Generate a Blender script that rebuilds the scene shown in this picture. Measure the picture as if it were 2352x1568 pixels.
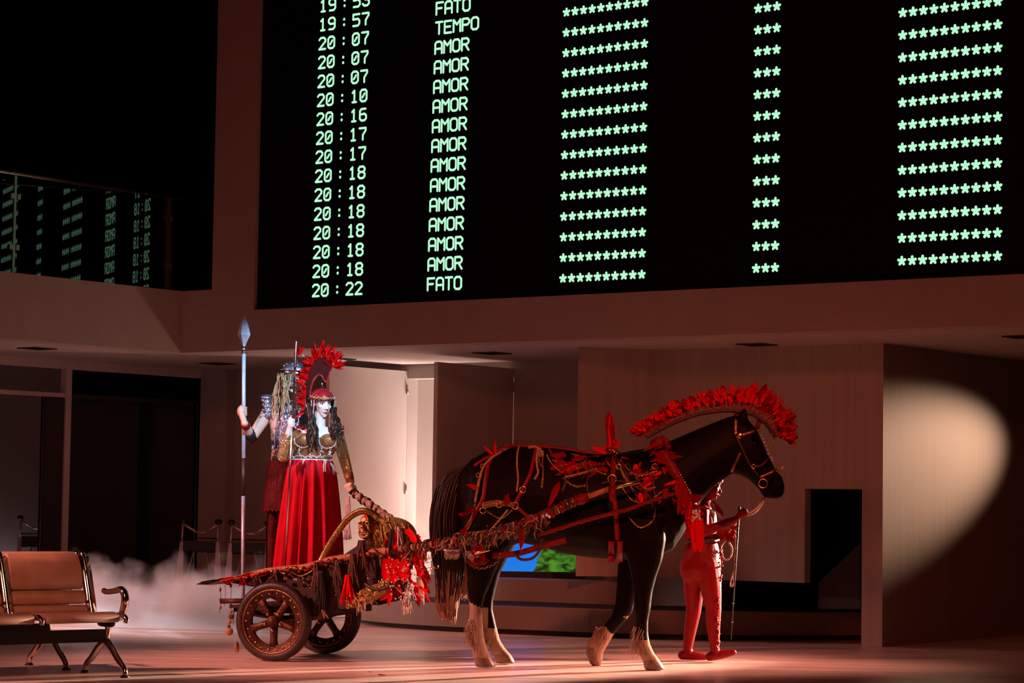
import bpy, bmesh, math, random
from mathutils import Vector, Matrix
random.seed(7)
V = Vector
for o in list(bpy.data.objects): bpy.data.objects.remove(o)
scene = bpy.context.scene
COL = scene.collection

# ------------------------------------------------------------------ camera
FPX = 85.0 / 36.0 * 2352.0
CAMZ = 1.4
PITCH = math.atan(362.0 / FPX)
ROLL = 0.0145
_rt = V((1, 0, 0)); FW = V((0, math.cos(PITCH), math.sin(PITCH))); _up = V((0, -math.sin(PITCH), math.cos(PITCH)))
RT = _rt * math.cos(ROLL) + _up * math.sin(ROLL)
UP = _up * math.cos(ROLL) - _rt * math.sin(ROLL)
CAM = V((0, 0, CAMZ))
cam_data = bpy.data.cameras.new('camera'); cam_data.lens = 85; cam_data.sensor_width = 36; cam_data.clip_end = 200
cam = bpy.data.objects.new('camera', cam_data); COL.objects.link(cam)
cam.matrix_world = Matrix(((RT.x, UP.x, -FW.x, 0), (RT.y, UP.y, -FW.y, 0), (RT.z, UP.z, -FW.z, CAMZ), (0, 0, 0, 1)))
scene.camera = cam

def ray(px, py): return FW + RT * ((px - 1176) / FPX) - UP * ((py - 784) / FPX)
def P(px, py, Y):            # photo pixel -> point at distance Y
    d = ray(px, py); return CAM + d * (Y / d.y)
def G(px, py, z=0.0):        # photo pixel -> point at height z
    d = ray(px, py); return CAM + d * ((z - CAMZ) / d.z)
def M(pxlen, Y): return pxlen * Y / FPX    # pixels -> metres at distance Y

# room axes: s along the display wall (to the right), t into the depth behind it
TH = math.radians(36.4)
E1 = V((math.cos(TH), -math.sin(TH), 0)); E2 = V((math.sin(TH), math.cos(TH), 0)); EZ = V((0, 0, 1))
ORG = G(415, 810, 3.0); ORG.z = 0
def S(s, t, z=0.0): return ORG + E1 * s + E2 * t + EZ * z
def ST(px, py, t):           # pixel -> point on the plane of depth t
    d = ray(px, py); p0 = S(0, t); k = (p0 - CAM).dot(E2) / d.dot(E2); p = CAM + d * k
    return (p - ORG).dot(E1), p.z
def SS(px, py, s):           # pixel -> point on the plane of constant s
    d = ray(px, py); p0 = S(s, 0); k = (p0 - CAM).dot(E1) / d.dot(E1); p = CAM + d * k
    return (p - ORG).dot(E2), p.z

# ------------------------------------------------------------------ world, exposure, stage lights
scene.view_settings.view_transform = 'Standard'
scene.view_settings.look = 'None'
scene.view_settings.exposure = 0.0
scene.view_settings.gamma = 1.0
scene.view_settings.use_curve_mapping = False
world = bpy.data.worlds.new('world'); scene.world = world; world.use_nodes = True
world.node_tree.nodes['Background'].inputs[0].default_value = (0.30, 0.10, 0.06, 1)
world.node_tree.nodes['Background'].inputs[1].default_value = 0.012

def spot(name, loc, target, power, color, angle, blend=0.5, size=0.15):
    l = bpy.data.lights.new(name, 'SPOT'); l.energy = power; l.color = color
    l.spot_size = math.radians(angle); l.spot_blend = blend; l.shadow_soft_size = size
    o = bpy.data.objects.new(name, l); COL.objects.link(o); o.location = loc
    o.rotation_euler = (V(target) - V(loc)).to_track_quat('-Z', 'Y').to_euler()
    return o
WARM = (1.0, 0.15, 0.085)
spot('wash_lamp_front', (-5.0, 2.0, 6.5), (0.5, 25, 1.5), 1450, WARM, 62, 0.9, 0.6)
spot('bench_fill_spot', (-3.5, 8.0, 7.0), (-3.9, 18.8, 0.5), 1900, (1.0, 0.36, 0.24), 11, 0.8, 0.4)  # added front fill that brightens the bench
spot('floor_fill_left', (-12.0, 15.5, 8.0), (-1.2, 20.9, 0.0), 11500, (1.0, 0.35, 0.29), 20, 0.9, 0.4)  # added side fill that brightens the stage floor
spot('boom_lamp_right', (12.5, 21.8, 5.0), (-1.2, 21.0, 0.0), 21000, (1.0, 0.38, 0.29), 21, 1.0, 0.4)
spot('crest_fill_spot', (5.0, 5.5, 9.5), (1.0, 20.4, 1.8), 7000, (1.0, 0.20, 0.11), 11, 0.7, 0.2)  # added front fill that lifts the red crest and harness
spot('side_lamp', (9.5, 27.4, 2.4), (0.9, 20.5, 0.6), 45000, (1.0, 0.62, 0.46), 11, 0.5, 0.15)
_ft = P(668, 905, 21.15)
spot('follow_spot', _ft + V((4.7, -12.6, 6.5)), _ft, 15000, (0.52, 0.76, 1.0), 6.0, 0.5, 0.10)
spot('gobo_lamp', S(9.9, 8.5, 2.75), S(7.99, 2.45, 1.70), 2100, (1.0, 0.58, 0.38), 18.0, 1.0, 0.06)
spot('corridor_lamp', S(1.75, 4.15, 0.25), S(0.9, 4.4, 1.3), 850, (1.0, 0.80, 0.78), 130, 0.7, 0.2)
spot('door_lamp', S(2.45, 2.9, 0.25), S(1.0, 2.1, 0.9), 170, (1.0, 0.62, 0.54), 150, 0.9, 0.2)
spot('fog_lamp', S(-2.3, -2.0, 2.85), (-3.4, 25.8, 0.2), 2000, (1.0, 0.52, 0.48), 60, 0.8, 0.3)
spot('floor_streak_lamp', S(-2.2, -3.2, 0.55), (-3.3, 24.9, 0.0), 7000, (0.70, 0.84, 1.0), 5.0, 0.8, 0.05)
spot('side_room_lamp', S(-3.78, 0.9, 0.08), S(-3.9, 0.9, 1.4), 14, (0.90, 0.70, 0.80), 160, 0.8, 0.1)


# ------------------------------------------------------------------ materials
def mat(name, col, rough=0.6, metal=0.0, var=0.12, scale=12.0, bump=0.0, bscale=60.0, spec=0.5, coat=0.0, sheen=0.0, col2=None, emit=None, estr=0.0, stretch=None, trans=0.0):
    m = bpy.data.materials.new(name); m.use_nodes = True
    nt = m.node_tree; b = nt.nodes['Principled BSDF']
    b.inputs['Roughness'].default_value = rough; b.inputs['Metallic'].default_value = metal
    b.inputs['Specular IOR Level'].default_value = spec
    b.inputs['Coat Weight'].default_value = coat; b.inputs['Sheen Weight'].default_value = sheen
    b.inputs['Transmission Weight'].default_value = trans
    tc = nt.nodes.new('ShaderNodeTexCoord'); mp = nt.nodes.new('ShaderNodeMapping'); nt.links.new(tc.outputs['Object'], mp.inputs['Vector'])
    if stretch: mp.inputs['Scale'].default_value = stretch
    n = nt.nodes.new('ShaderNodeTexNoise'); n.inputs['Scale'].default_value = scale; n.inputs['Detail'].default_value = 4
    nt.links.new(mp.outputs[0], n.inputs['Vector'])
    r = nt.nodes.new('ShaderNodeValToRGB'); nt.links.new(n.outputs[0], r.inputs[0])
    c2 = col2 or tuple(min(1, c * (1 + var)) for c in col)
    c1 = tuple(c * (1 - var) for c in col) if not col2 else col
    r.color_ramp.elements[0].position = 0.35; r.color_ramp.elements[1].position = 0.65
    r.color_ramp.elements[0].color = (*c1, 1); r.color_ramp.elements[1].color = (*c2, 1)
    nt.links.new(r.outputs[0], b.inputs['Base Color'])
    if bump:
        n2 = nt.nodes.new('ShaderNodeTexNoise'); n2.inputs['Scale'].default_value = bscale; n2.inputs['Detail'].default_value = 3
        nt.links.new(mp.outputs[0], n2.inputs['Vector'])
        bp = nt.nodes.new('ShaderNodeBump'); bp.inputs['Strength'].default_value = bump; bp.inputs['Distance'].default_value = 0.02
        nt.links.new(n2.outputs[0], bp.inputs['Height']); nt.links.new(bp.outputs[0], b.inputs['Normal'])
    if emit:
        b.inputs['Emission Color'].default_value = (*emit, 1); b.inputs['Emission Strength'].default_value = estr
    return m

MT = {}
MT['wall'] = mat('painted_wall', (0.42, 0.36, 0.32), 0.75, var=0.03, scale=3, bump=0.03, bscale=200)
MT['wall_wood'] = mat('veneer_wall', (0.40, 0.33, 0.27), 0.6, var=0.06, scale=2.2, stretch=(6, 6, 0.25))
MT['soffit'] = mat('soffit_paint', (0.50, 0.44, 0.40), 0.8, var=0.03, scale=2)
MT['black'] = mat('black_void', (0.004, 0.004, 0.004), 0.9, var=0.0, spec=0.05)  # near-black colour stands in for the unlit depth behind openings
MT['board'] = mat('board_screen', (0.003, 0.0035, 0.0035), 0.55, var=0.0, spec=0.15)
MT['floor'] = mat('stage_floor', (0.66, 0.48, 0.41), 0.34, var=0.22, scale=1.6, bump=0.05, bscale=18, stretch=(0.35, 2.6, 1), spec=0.45)
MT['text'] = mat('display_green', (0.1, 0.3, 0.2), 0.6, emit=(0.50, 1.0, 0.66), estr=0.95)
MT['glass'] = mat('balustrade_glass', (0.9, 0.95, 0.92), 0.0, var=0.0, spec=0.5, trans=1.0)
MT['steel'] = mat('brushed_steel', (0.55, 0.48, 0.42), 0.35, 1.0, var=0.06)
MT['frame_white'] = mat('white_door_frame', (0.62, 0.52, 0.48), 0.5, var=0.03)
MT['door'] = mat('door_leaf_paint', (0.55, 0.48, 0.43), 0.55, var=0.03, scale=2)
MT['dark_trim'] = mat('dark_trim', (0.03, 0.022, 0.02), 0.6, var=0.1)

# ------------------------------------------------------------------ mesh helpers
def frame_of(d, ref=None):
    d = d.normalized(); ref = ref or V((0, 0, 1))
    if abs(d.dot(ref)) > 0.97: ref = V((0, 1, 0)) if abs(d.y) < 0.9 else V((1, 0, 0))
    x = ref.cross(d).normalized(); y = d.cross(x).normalized(); return x, y

class MB:
    def __init__(s): s.v = []; s.f = []
    def add(s, vs, fs):
        k = len(s.v); s.v += [V(p) for p in vs]; s.f += [tuple(i + k for i in f) for f in fs]; return s
    def obox(s, c, ax, ay, az):
        c, ax, ay, az = V(c), V(ax), V(ay), V(az)
        vs = [c + ax * i + ay * j + az * k for k in (-1, 1) for j in (-1, 1) for i in (-1, 1)]
        return s.add(vs, [(0, 2, 3, 1), (4, 5, 7, 6), (0, 1, 5, 4), (2, 6, 7, 3), (0, 4, 6, 2), (1, 3, 7, 5)])
    def box(s, lo, hi):
        lo, hi = V(lo), V(hi); c = (lo + hi) / 2; h = (hi - lo) / 2
        return s.obox(c, (h.x, 0, 0), (0, h.y, 0), (0, 0, h.z))
    def stbox(s, s0, s1, t0, t1, z0, z1):
        return s.obox(S((s0 + s1) / 2, (t0 + t1) / 2, (z0 + z1) / 2), E1 * (abs(s1 - s0) / 2), E2 * (abs(t1 - t0) / 2), EZ * ((z1 - z0) / 2))
    def prism(s, pts, ext):
        n = len(pts); pts = [V(p) for p in pts]; e = V(ext)
        vs = pts + [p + e for p in pts]
        fs = [tuple(range(n))[::-1], tuple(range(n, 2 * n))] + [(i, (i + 1) % n, n + (i + 1) % n, n + i) for i in range(n)]
        return s.add(vs, fs)
    def loft(s, rings, caps=True, closed=True):
        n = len(rings[0]); k = []; fs = []
        for r in rings: k += [V(p) for p in r]
        for i in range(len(rings) - 1):
            for j in range(n if closed else n - 1):
                a, b = i * n + j, i * n + (j + 1) % n
                fs.append((a, b, b + n, a + n))
        if caps and closed: fs += [tuple(range(n))[::-1], tuple(range((len(rings) - 1) * n, len(rings) * n))]
        return s.add(k, fs)
    def tube(s, pts, rad, seg=8, caps=True, flat=1.0, ref=None):
        pts = [V(p) for p in pts]; n = len(pts)
        if not isinstance(rad, (list, tuple)): rad = [rad] * n
        rings = []; x = None
        for i in range(n):
            d = (pts[min(i + 1, n - 1)] - pts[max(i - 1, 0)])
            if d.length < 1e-7: d = V((0, 0, 1))
            d.normalize()
            if x is None: x, y = frame_of(d, ref)
            else:
                x = (x - d * x.dot(d))
                if x.length < 1e-5: x, y = frame_of(d, ref)
                x.normalize(); y = d.cross(x)
            rings.append([pts[i] + x * (math.cos(a) * rad[i]) + y * (math.sin(a) * rad[i] * flat) for a in (2 * math.pi * j / seg for j in range(seg))])
        return s.loft(rings, caps)
    def capsule(s, a, b, ra, rb, seg=12):
        a, b = V(a), V(b); d = (b - a); L = d.length or 1e-6; d = d / L
        pts = []; rad = []
        for ang in (80, 55, 28): pts.append(a - d * ra * math.sin(math.radians(ang))); rad.append(ra * math.cos(math.radians(ang)))
        pts.append(a); rad.append(ra); pts.append(b); rad.append(rb)
        for ang in (28, 55, 80): pts.append(b + d * rb * math.sin(math.radians(ang))); rad.append(rb * math.cos(math.radians(ang)))
        return s.tube(pts, rad, seg)
    def limb(s, pts, rads, seg=12):
        for i in range(len(pts) - 1): s.capsule(pts[i], pts[i + 1], rads[i], rads[i + 1], seg)
        return s
    def ball(s, c, r, seg=10, rings=6, ax=None):
        c = V(c); r = V((r, r, r)) if not hasattr(r, '__len__') else V(r)
        X, Y, Z = ax or (V((1, 0, 0)), V((0, 1, 0)), V((0, 0, 1)))
        vs = [c - Z * r.z]; fs = []
        for i in range(1, rings):
            ph = -math.pi / 2 + math.pi * i / rings
            for j in range(seg):
                a = 2 * math.pi * j / seg
                vs.append(c + X * (r.x * math.cos(ph) * math.cos(a)) + Y * (r.y * math.cos(ph) * math.sin(a)) + Z * (r.z * math.sin(ph)))
        vs.append(c + Z * r.z); top = len(vs) - 1
        for j in range(seg):
            fs.append((0, 1 + (j + 1) % seg, 1 + j)); k = 1 + (rings - 2) * seg
            fs.append((k + j, k + (j + 1) % seg, top))
        for i in range(rings - 2):
            for j in range(seg):
                a = 1 + i * seg + j; b = 1 + i * seg + (j + 1) % seg
                fs.append((a, b, b + seg, a + seg))
        return s.add(vs, fs)
    def torus(s, c, R, r, axis, seg=16, sub=6, R2=None, ref=None):
        x, y = frame_of(V(axis), ref); c = V(c); R2 = R2 or R
        n = V(axis).normalized(); vs = []; fs = []
        for i in range(seg):
            a = 2 * math.pi * i / seg; d = (x * (math.cos(a) * R) + y * (math.sin(a) * R2)); o = d.normalized()
            for j in range(sub):
                b = 2 * math.pi * j / sub; vs.append(c + d + o * (r * math.cos(b)) + n * (r * math.sin(b)))
        for i in range(seg):
            for j in range(sub):
                fs.append((i * sub + j, ((i + 1) % seg) * sub + j, ((i + 1) % seg) * sub + (j + 1) % sub, i * sub + (j + 1) % sub))
        return s.add(vs, fs)
    def strap(s, pts, w, th, nrm):
        pts = [V(p) for p in pts]; n = len(pts); rings = []
        for i in range(n):
            d = (pts[min(i + 1, n - 1)] - pts[max(i - 1, 0)]).normalized()
            nn = V(nrm[i] if isinstance(nrm, list) else nrm); nn = (nn - d * nn.dot(d)).normalized(); sd = d.cross(nn)
            ww = w[i] if isinstance(w, list) else w
            p = pts[i]
            rings.append([p + sd * ww / 2, p + sd * ww / 2 + nn * th, p - sd * ww / 2 + nn * th, p - sd * ww / 2])
        return s.loft(rings)
    def mesh(s, name, off=V((0, 0, 0)), smooth=True):
        me = bpy.data.meshes.new(name); me.from_pydata([tuple(p - off) for p in s.v], [], s.f); me.update()
        if smooth: me.polygons.foreach_set('use_smooth', [True] * len(me.polygons))
        return me
    def build(s, name, material, parent=None, smooth=True, kind=None):
        off = root_loc(parent) if parent else V((0, 0, 0))
        if not isinstance(material, bpy.types.Material): material = MT[material]
        me = s.mesh(name, off, smooth); me.materials.append(material)
        o = bpy.data.objects.new(name, me); COL.objects.link(o)
        if parent: o.parent = parent
        if kind: o['kind'] = kind
        return o

def root_loc(o):
    while o.parent: o = o.parent
    return o.location.copy()
def thing(name, label, cat, loc, group=None):
    o = bpy.data.objects.new(name, None); COL.objects.link(o); o.location = loc; o.empty_display_size = 0.1
    o['label'] = label; o['category'] = cat
    if group: o['group'] = group
    return o
def tag(o, label, cat, group=None, kind=None):
    o['label'] = label; o['category'] = cat
    if group: o['group'] = group
    if kind: o['kind'] = kind
    return o
def inst(me, name, parent, mtx):
    o = bpy.data.objects.new(name, me); COL.objects.link(o); o.parent = parent
    o.matrix_local = Matrix.Translation(-root_loc(parent)) @ mtx
    return o
def organic(mb, voxel, smooth=3, fac=0.5):
    """union the overlapping solids of mb into one continuous surface"""
    me = mb.mesh('tmp'); o = bpy.data.objects.new('tmp', me); COL.objects.link(o)
    bm = bmesh.new(); bm.from_mesh(me); bmesh.ops.recalc_face_normals(bm, faces=bm.faces); bm.to_mesh(me); bm.free()
    r = o.modifiers.new('r', 'REMESH'); r.mode = 'VOXEL'; r.voxel_size = voxel
    if smooth:
        k = o.modifiers.new('s', 'SMOOTH'); k.iterations = smooth; k.factor = fac
    dg = bpy.context.evaluated_depsgraph_get(); ev = o.evaluated_get(dg)
    m2 = bpy.data.meshes.new_from_object(ev, depsgraph=dg)
    bpy.data.objects.remove(o); bpy.data.meshes.remove(me)
    return m2
def org_build(mb, name, mats, parent, voxel, smooth=3, pick=None, fac=0.5):
    me = organic(mb, voxel, smooth, fac); me.name = name
    for m in (mats if isinstance(mats, (list, tuple)) else [mats]): me.materials.append(MT[m] if isinstance(m, str) else m)
    if pick:
        idx = [pick(p.center) for p in me.polygons]; me.polygons.foreach_set('material_index', idx)
    me.polygons.foreach_set('use_smooth', [True] * len(me.polygons))
    me.transform(Matrix.Translation(-root_loc(parent))) if parent else None
    o = bpy.data.objects.new(name, me); COL.objects.link(o)
    if parent: o.parent = parent
    return o
def curve(pts, n=8):
    """Catmull-Rom through pts"""
    pts = [V(p) for p in pts]; out = []
    for i in range(len(pts) - 1):
        p0, p1, p2, p3 = pts[max(i - 1, 0)], pts[i], pts[i + 1], pts[min(i + 2, len(pts) - 1)]
        for k in range(n):
            t = k / n; out.append(0.5 * ((2 * p1) + (p2 - p0) * t + (2 * p0 - 5 * p1 + 4 * p2 - p3) * t * t + (3 * p1 - p0 - 3 * p2 + p3) * t ** 3))
    out.append(pts[-1]); return out
def lerp(a, b, t): return a + (b - a) * t

# ================================================================== the setting
def struct(mb, name, m, smooth=False):
    o = mb.build(name, m, None, smooth); o['kind'] = 'structure'; return o
ZS = 3.0      # soffit height
ZB = 3.70     # balcony floor

# stage floor: one slab with separate boards let into it
fl = struct(MB().box((-14, 12, -0.30), (12, 40, -0.02)), 'floor', 'floor')
bd = V((math.cos(math.radians(24)), math.sin(math.radians(24)), 0)); bn = V((-bd.y, bd.x, 0))
plank_meshes = []
BL, BW = 4.8, 1.2
me = MB().obox((0, 0, -0.010), bd * (BL / 2 - 0.004), bn * (BW / 2 - 0.004), EZ * 0.010).mesh('plank', smooth=False); me.materials.append(MT['floor'])
for j in range(-18, 14):
    for i in range(-4, 5):
        c = V((-1.0, 23.0, 0)) + bd * (i * BL + (j % 2) * BL * 0.5) + bn * (j * BW)
        if not (9.0 < c.y < 33 and abs(c.x) < 9.5): continue
        o = bpy.data.objects.new('plank', me); COL.objects.link(o); o.parent = fl; o.location = c

# display wall (t = 0) with the board recess, the pillar and the opening to the mezzanine
sB0 = 1.10; zB0 = 3.45; sEnd = 12.5; zTop = 8.0
w = MB()
w.stbox(0.0, sEnd, 0.0, 0.35, ZS, zB0)                   # fascia under the board
w.stbox(0.46, sB0, 0.0, 0.35, zB0, zTop)                 # pillar left of the board
w.stbox(0.0, 0.46, 0.0, 0.35, zB0, ZB)                   # parapet piece
w.stbox(sB0, sEnd, 0.20, 0.35, zB0, zTop)                # behind the board
struct(w, 'wall_back', 'wall')
w = MB(); w.stbox(-0.35, 0.0, -7.0, 0.35, ZS, ZB); struct(w, 'wall_left', 'wall')
# soffit ceiling of the lower storey
c = MB(); c.stbox(-9.0, sEnd, 0.3505, 6.6, ZS, ZS + 0.2); c.stbox(-9.0, -0.3505, -7.0, 0.3495, ZS, ZS + 0.2); struct(c, 'ceiling', 'soffit')
# mezzanine: floor and back wall coloured black for the unlit depth behind the opening
m = MB(); m.stbox(-5.0, sEnd, 0.351, 6.0, ZB - 0.2, ZB); m.stbox(-5.0, -0.351, -7.0, 0.349, ZB - 0.2, ZB); struct(m, 'trim_1', 'dark_trim')
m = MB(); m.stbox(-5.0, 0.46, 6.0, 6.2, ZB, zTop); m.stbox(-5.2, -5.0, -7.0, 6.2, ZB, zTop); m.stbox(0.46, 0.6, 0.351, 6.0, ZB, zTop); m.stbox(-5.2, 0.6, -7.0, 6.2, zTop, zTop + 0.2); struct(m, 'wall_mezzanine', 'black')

# lower storey walls
tD = 2.9
sH2, _ = ST(1180, 900, tD); sH1, _ = ST(936, 900, tD)
w = MB()
sN0, _ = ST(520, 1000, tD); sN1, _ = ST(592, 1000, tD)
w.stbox(-2.45, sN0, tD, tD + 0.2, 0, ZS); w.stbox(sN0, sN1, tD + 0.16, tD + 0.2, 0, ZS); w.stbox(sN1, sH1, tD, tD + 0.2, 0, ZS)
w.stbox(sH1, sH2, tD, tD + 0.2, 2.83, ZS); w.stbox(sH2, 5.2, tD, tD + 0.2, 0, ZS)
struct(w, 'wall_lower_back', 'wall')
w = MB(); w.stbox(sH1 - 1.2, sH2 + 1.5, tD + 1.5, tD + 1.6, 0, ZS); w.stbox(sH2 + 1.4, sH2 + 1.5, tD + 0.2, tD + 1.5, 0, ZS); w.stbox(sH1 - 1.2, sH1 - 1.1, tD + 0.2, tD + 1.5, 0, ZS); struct(w, 'wall_corridor', 'wall')
# two door leaves folded out at right angles to the wall
for n, sh in ((1, sH1), (2, sH2)):
    d = MB(); d.stbox(sh - 0.05, sh, tD - 1.42, tD - 0.003, 0.01, 2.92); o = struct(d, 'door_%d' % n, 'door')
    e = MB(); e.stbox(sh - 0.052, sh + 0.002, tD - 1.44, tD - 1.42, 0.01, 2.92); e.build('edge_strip', 'frame_white', o, False)
    for z in (0.3, 1.5, 2.7):
        hgm = MB(); hgm.tube([S(sh + 0.012, tD - 0.015, z - 0.06), S(sh + 0.012, tD - 0.015, z + 0.06)], 0.012, 8); hgm.build('hinge', 'steel', o)
# boxes right of the doorway: short wall, carousel wall with its slot and hatch, side wall
tB = 1.71; sC = 7.99
pA = [S(4.80, 0.99), S(5.38, tB), S(5.38, tB + 0.2), S(4.80, 1.3)]
zsl = 0.61
w = MB(); w.prism([q + EZ * zsl for q in pA], EZ * (ZS - zsl)); w.stbox(4.80, 4.95, 1.25, tD, zsl, ZS); struct(w, 'wall_short', 'wall_wood')
sO0, zO = ST(1849, 1122, tB); sO1, _ = ST(1980, 1122, tB); _, zg = ST(1700, 1333, tB)
w = MB(); w.stbox(5.38, sO0, tB, tB + 0.12, zg, ZS); w.stbox(sO0, sO1, tB, tB + 0.12, zO, ZS); w.stbox(sO1, sC, tB, tB + 0.12, 0, ZS)
struct(w, 'wall_carousel', 'wall_wood')
w = MB(); w.stbox(sC - 0.12, sC, tB + 0.12, 8.0, 0, ZS); struct(w, 'wall_right', 'wall_wood')
w = MB(); w.stbox(5.38, sC - 0.12, tB + 1.4, tB + 1.5, 0, ZS); struct(w, 'wall_hatch_back', 'black')
# ramp cheek inside the hatch
q = [(1880, 1338), (1976, 1246), (1976, 1398), (1880, 1398)]
pts = [S(ST(x, y, tB + 0.25)[0], tB + 0.25, ST(x, y, tB + 0.25)[1]) for x, y in q]
tag(MB().prism(pts, E2 * 0.05).build('ramp_cheek', 'dark_trim', None, False), 'sloped dark brown cheek panel of the baggage ramp inside the wall hatch', 'panel')

# left lower wall: head rail, white post, glass and the dark room behind
sE = -2.45
t0, _ = SS(0, 838, sE); t1, _ = SS(160, 848, sE)
w = MB(); w.stbox(sE - 0.12, sE, -3.5, tD, 2.90, ZS); struct(w, 'wall_left_lower', 'frame_white')
w = MB(); w.stbox(sE - 0.10, sE, t1 - 0.045, t1 + 0.045, 0, 2.90); struct(w, 'trim_2', 'frame_white')
w = MB(); w.stbox(sE - 0.09, sE - 0.01, -3.5, t1 - 0.05, 2.55, 2.60); struct(w, 'trim_3', 'frame_white')
w = MB(); w.stbox(sE - 0.09, sE - 0.01, t1 + 0.05, tD, 2.55, 2.60); struct(w, 'trim_5', 'dark_trim')  # dark copy of the transom: its dimming is put into the colour
w = MB(); w.stbox(sE - 0.10, sE - 0.01, t1 - 0.36, t1 - 0.06, 0, 2.55); struct(w, 'trim_4', 'dark_trim')
for n, (ta, tb) in enumerate(((-3.5, t1 - 0.36), (t1 + 0.06, tD))):
    g = MB(); g.stbox(sE - 0.06, sE - 0.045, ta, tb, 0.02, 2.55); struct(g, 'window_%d' % (n + 1), 'glass')
w = MB(); w.stbox(sE - 1.55, sE - 1.45, -4.0, 1.85, 0, ZS); struct(w, 'wall_side_room', 'wall')
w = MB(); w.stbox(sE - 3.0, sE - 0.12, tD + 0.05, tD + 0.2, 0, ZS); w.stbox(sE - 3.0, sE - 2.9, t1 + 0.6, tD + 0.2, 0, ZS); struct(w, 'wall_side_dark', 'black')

# recessed square vents in the soffit
vents = [(85, 799, 'dark square soffit vent above the glass doors beneath the balcony'), (1130, 810, 'dark square soffit vent just outside the dark open door leaf'),
         (1738, 790, "dark square soffit vent above the horse's feather crest"), (2352, 772, 'dark square soffit vent beside the spotlit side wall'),
         (500, 834, 'faint square soffit vent by the inner corner behind the big spear'), (775, 823, 'dark square soffit vent behind the red helmet plume')]
for (x, y, lb) in vents:
    p = G(x, y, ZS); r = thing('ceiling_vent', lb, 'vent', V((p.x, p.y, ZS)), 'square vents in the soffit')
    f = MB()
    for a in (-1, 1):
        f.obox(p + E1 * (0.145 * a) - EZ * 0.006, E1 * 0.012, E2 * 0.157, EZ * 0.006); f.obox(p + E2 * (0.145 * a) - EZ * 0.006, E1 * 0.133, E2 * 0.012, EZ * 0.006)
    f.build('frame', 'dark_trim', r, False)
    MB().obox(p - EZ * 0.0015, E1 * 0.133, E2 * 0.133, EZ * 0.0015).build('grille', 'black', r, False)

# glass balustrade on the balcony edge
bal = thing('balcony_balustrade', 'glass balustrade with thin handrail on the balcony edge', 'railing', S(-0.1, -2.5, ZB))
MB().tube([S(-0.1, -6.9, ZB + 1.065), S(-0.1, 0.30, ZB + 1.065)], 0.022, 10).build('handrail', 'steel', bal)
tp = [SS(32, 520, -0.1)[0], SS(384, 560, -0.1)[0]]; dt = tp[1] - tp[0]
posts = [tp[0] - 2 * dt, tp[0] - dt] + tp
for k, t in enumerate(posts):
    po = MB().obox(S(-0.1, t, ZB + 0.52), E1 * 0.012, E2 * 0.016, EZ * 0.52).build('post', 'steel', bal, False)
    for z in (0.28, 0.82):
        for a in (-1, 1): MB().obox(S(-0.1, t + 0.045 * a, ZB + z), E1 * 0.022, E2 * 0.022, EZ * 0.028).build('glass_clamp', 'steel', po, False)
# the glass panels stand in their own line, turned slightly inwards from the corner
gd = V((math.cos(math.radians(39)), math.sin(math.radians(39)), 0)); gn = V((-gd.y, gd.x, 0)); g0_ = S(0.10, 0.0, ZB)
for k in range(4):
    MB().obox(g0_ - gd * (0.22 + 1.3 * (k + .5)) + EZ * 0.53, gd * 0.64, gn * 0.005, EZ * 0.52).build('glass_pane', 'glass', bal, False)

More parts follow.
